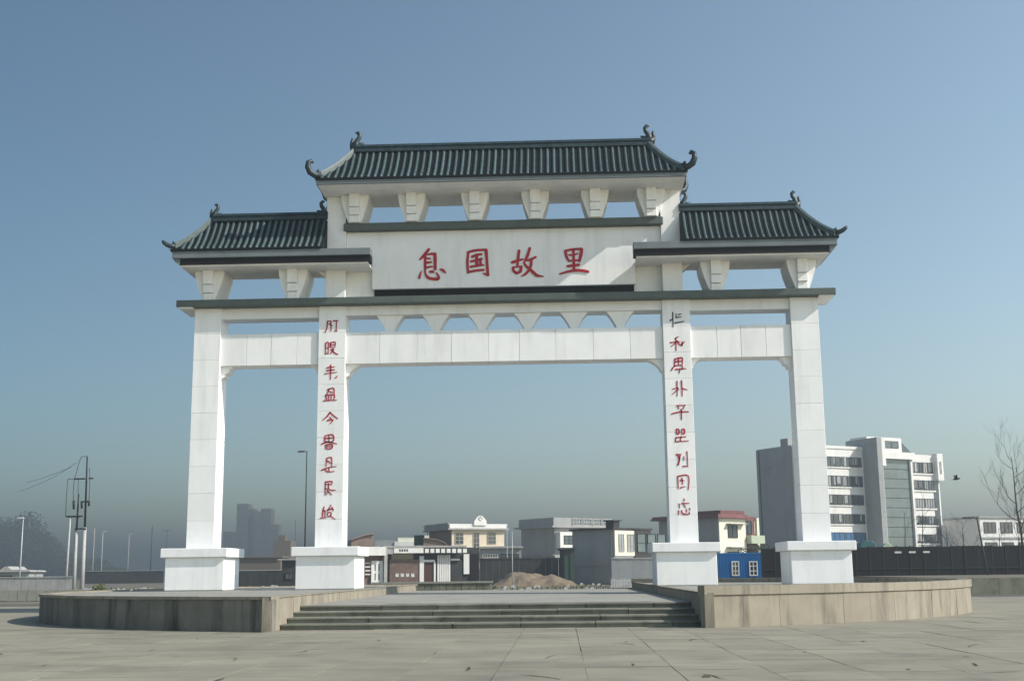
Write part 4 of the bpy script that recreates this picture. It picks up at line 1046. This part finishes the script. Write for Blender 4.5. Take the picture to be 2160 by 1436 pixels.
# ------------------------------------------------------------------ vegetation
def bare_tree(px, Y, h, label, lean=0, seed=1, r0=.16, z=ZG, levels=4, spread=.75, name='bare_tree', first=.25, nb=8):
    rnd = random.Random(seed); p = gnd(px, Y, z)
    t = empty(name, p, 0, label, 'tree', 'bare trees by the hoarding')
    tr, br = MB(), MB()
    top = Vector((lean, 0, h))
    pts = [Vector((0, 0, 0))]
    for k in range(1, 8): pts.append(top*(k/7)+Vector((rnd.uniform(-.1, .1), rnd.uniform(-.1, .1), 0))*h*.06)
    tr.tube(pts, [r0*(1-.82*k/7) for k in range(8)], 8)
    def grow(o, d, L, r, lv):
        q = [o]; dd = d.copy()
        for k in range(4):
            dd = (dd+Vector((rnd.uniform(-.2, .2), rnd.uniform(-.2, .2), rnd.uniform(-.05, .22)))).normalized(); q.append(q[-1]+dd*L/4)
        br.tube(q, [r, r*.85, r*.65, r*.5, r*.3], 5 if lv > 2 else 3, False)
        if lv <= 0: return
        for k in range(3 if lv > 1 else 4):
            s_ = rnd.choice((1, 2, 3, 4)); nd = (dd+Vector((rnd.uniform(-1, 1), rnd.uniform(-1, 1), rnd.uniform(-.1, .8)))*spread).normalized()
            grow(q[s_], nd, L*rnd.uniform(.5, .72), r*.55, lv-1)
    for k in range(nb):
        f_ = first+(1-first)*(k+.5)/nb; i = int(f_*7); o = pts[i].lerp(pts[min(i+1, 7)], f_*7-i)
        a = rnd.uniform(0, 6.28); grow(o, Vector((math.cos(a), math.sin(a), rnd.uniform(.3, .9))).normalized(), h*(.42-.22*f_)*rnd.uniform(.8, 1.2), r0*(.45-.28*f_), levels-2)
    tr.build('trunk', 'bark', t); br.build('crown', 'bark', t)
    return t
bare_tree(2166, 52, zat(2142, 962, 52)-ZG, 'tall bare tree with thin spreading branches at the right edge', -.5, 3, .13, levels=5, nb=12, first=.18)
bare_tree(1912, 66, 6.4, 'slim bare sapling in front of the left part of the white wing', .15, 5, .07, nb=5, levels=3)
bare_tree(1943, 68, 7.6, 'slim leaning bare sapling in front of the middle of the white wing', .6, 8, .08, nb=6, levels=3)
bare_tree(2003, 80, 5.6, 'bushy bare tree just right of the white office block', 0, 11, .10, levels=4, nb=9, first=.1)
bare_tree(2036, 84, 6.2, 'bushy bare tree left of the leaning street lamp', .1, 14, .10, levels=4, nb=9, first=.1)
bare_tree(2112, 74, 5.2, 'low bare tree in front of the pale corner building', .1, 18, .09, levels=4, nb=9, first=.1)
def leaf_mass(name, label, blobs, m, nleaf, size, kind=None, cat='shrub', seed=2, trunk=True):
    rnd = random.Random(seed)
    c0 = Vector(blobs[0][0]); base = Vector((c0.x, c0.y, ZG-.1))
    mb = MB()
    for (c, rx, rz), n in zip(blobs, [int(nleaf*bl[1]**2/sum(q[1]**2 for q in blobs)) for bl in blobs]):
        for k in range(n):
            v = Vector((rnd.gauss(0, 1), rnd.gauss(0, 1), rnd.gauss(0, 1))).normalized()*(rnd.random()**.45)
            q = Vector(c)+Vector((v.x*rx, v.y*rx, v.z*rz))-base
            a = Vector((rnd.uniform(-1, 1), rnd.uniform(-1, 1), rnd.uniform(-1, 1))).normalized()*size*rnd.uniform(.5, 1.3); b_ = a.orthogonal().normalized()*size*rnd.uniform(.4, .9)
            mb.quad(q-a, q+b_, q+a, q-b_)
    if kind:
        o = mb.build(name, m, None, base); return tag(o, None, None, None, kind)
    t = empty(name, base, 0, label, cat)
    mb.build('foliage', m, t)
    MB().tube([(0, 0, 0), (.05, 0, 1.2)], [.08, .04], 6).build('stem', 'bark', t)
    return t
blobs = []
rnd = random.Random(4)
for k in range(36):
    px = -120+k*10+rnd.uniform(-6, 6); Y = 780+rnd.uniform(-50, 90)
    zt = zat(px, (1075 if px < 60 else min(1172, 1075+(px-60)*1.1))+rnd.uniform(0, 30), Y)
    p = gnd(px, Y); blobs.append(((p.x, Y, (zt+ZG)/2), rnd.uniform(10, 17), (zt-ZG)/2))
leaf_mass('far_wood', '', blobs, 'leaf_dark', 34000, 1.0, 'stuff')
p = gnd(1600, 66); zc = zat(1600, 1158, 66)
leaf_mass('green_shrub', 'dull green shrub growing above the blue cabin beside the ivory house', [((p.x, 66, zc), 1.3, .55), ((p.x+1.2, 66, zc-.4), 1.1, .8), ((p.x-1.1, 66.3, zc-.5), .9, .8), ((p.x, 66, zc-1.2), 1.4, .9)], 'leaf_dark', 1500, .10)
p = gnd(212, 30); zc = zat(212, 1240, 30)
leaf_mass('yellow_shrub', 'small yellowish shrub behind the left end of the platform', [((p.x, 30, zc), .45, .32), ((p.x+.3, 30, zc-.15), .35, .25)], 'leaf_dry', 420, .07)
# bird
p = atY(2017, 1010, 60); bd = empty('flying_bird', p, 0, 'small dark bird in flight right of the white office block', 'bird')
m = MB(); m.tube([(-.32, 0, -.06), (-.2, 0, -.02), (0, 0, 0), (.2, 0, .03), (.3, 0, .06), (.36, 0, .05)], [.01, .06, .09, .07, .05, .008], 8); m.build('body', 'feather', bd)
for s in (-1, 1):
    m = MB(); m.prism_z([(-.13, 0), (.12, 0), (.10, s*.25), (.02, s*.5), (-.06, s*.48), (-.12, s*.2)], -.01, .01)
    o = m.build('wing', 'feather', bd); o.rotation_euler = (s*R(48), 0, R(8*s))
MB().prism_z([(-.28, -.03), (-.28, .03), (-.46, .09), (-.46, -.09)], -.04, -.025).build('tail', 'feather', bd)

# ------------------------------------------------------------------ haze
hz = bpy.data.materials.new('haze'); hz.use_nodes = True
n = hz.node_tree.nodes; n.remove(n['Principled BSDF'])
pv = n.new('ShaderNodeVolumePrincipled'); pv.inputs['Color'].default_value = (.54, .58, .60, 1); pv.inputs['Density'].default_value = HAZE; pv.inputs['Anisotropy'].default_value = .5
hz.node_tree.links.new(pv.outputs[0], n['Material Output'].inputs['Volume'])
MAT['haze'] = hz
hb = tag(MB().box(-3050, 3050, -90, 3550, ZG-1.2, 60).build('haze', 'haze'), kind='stuff')
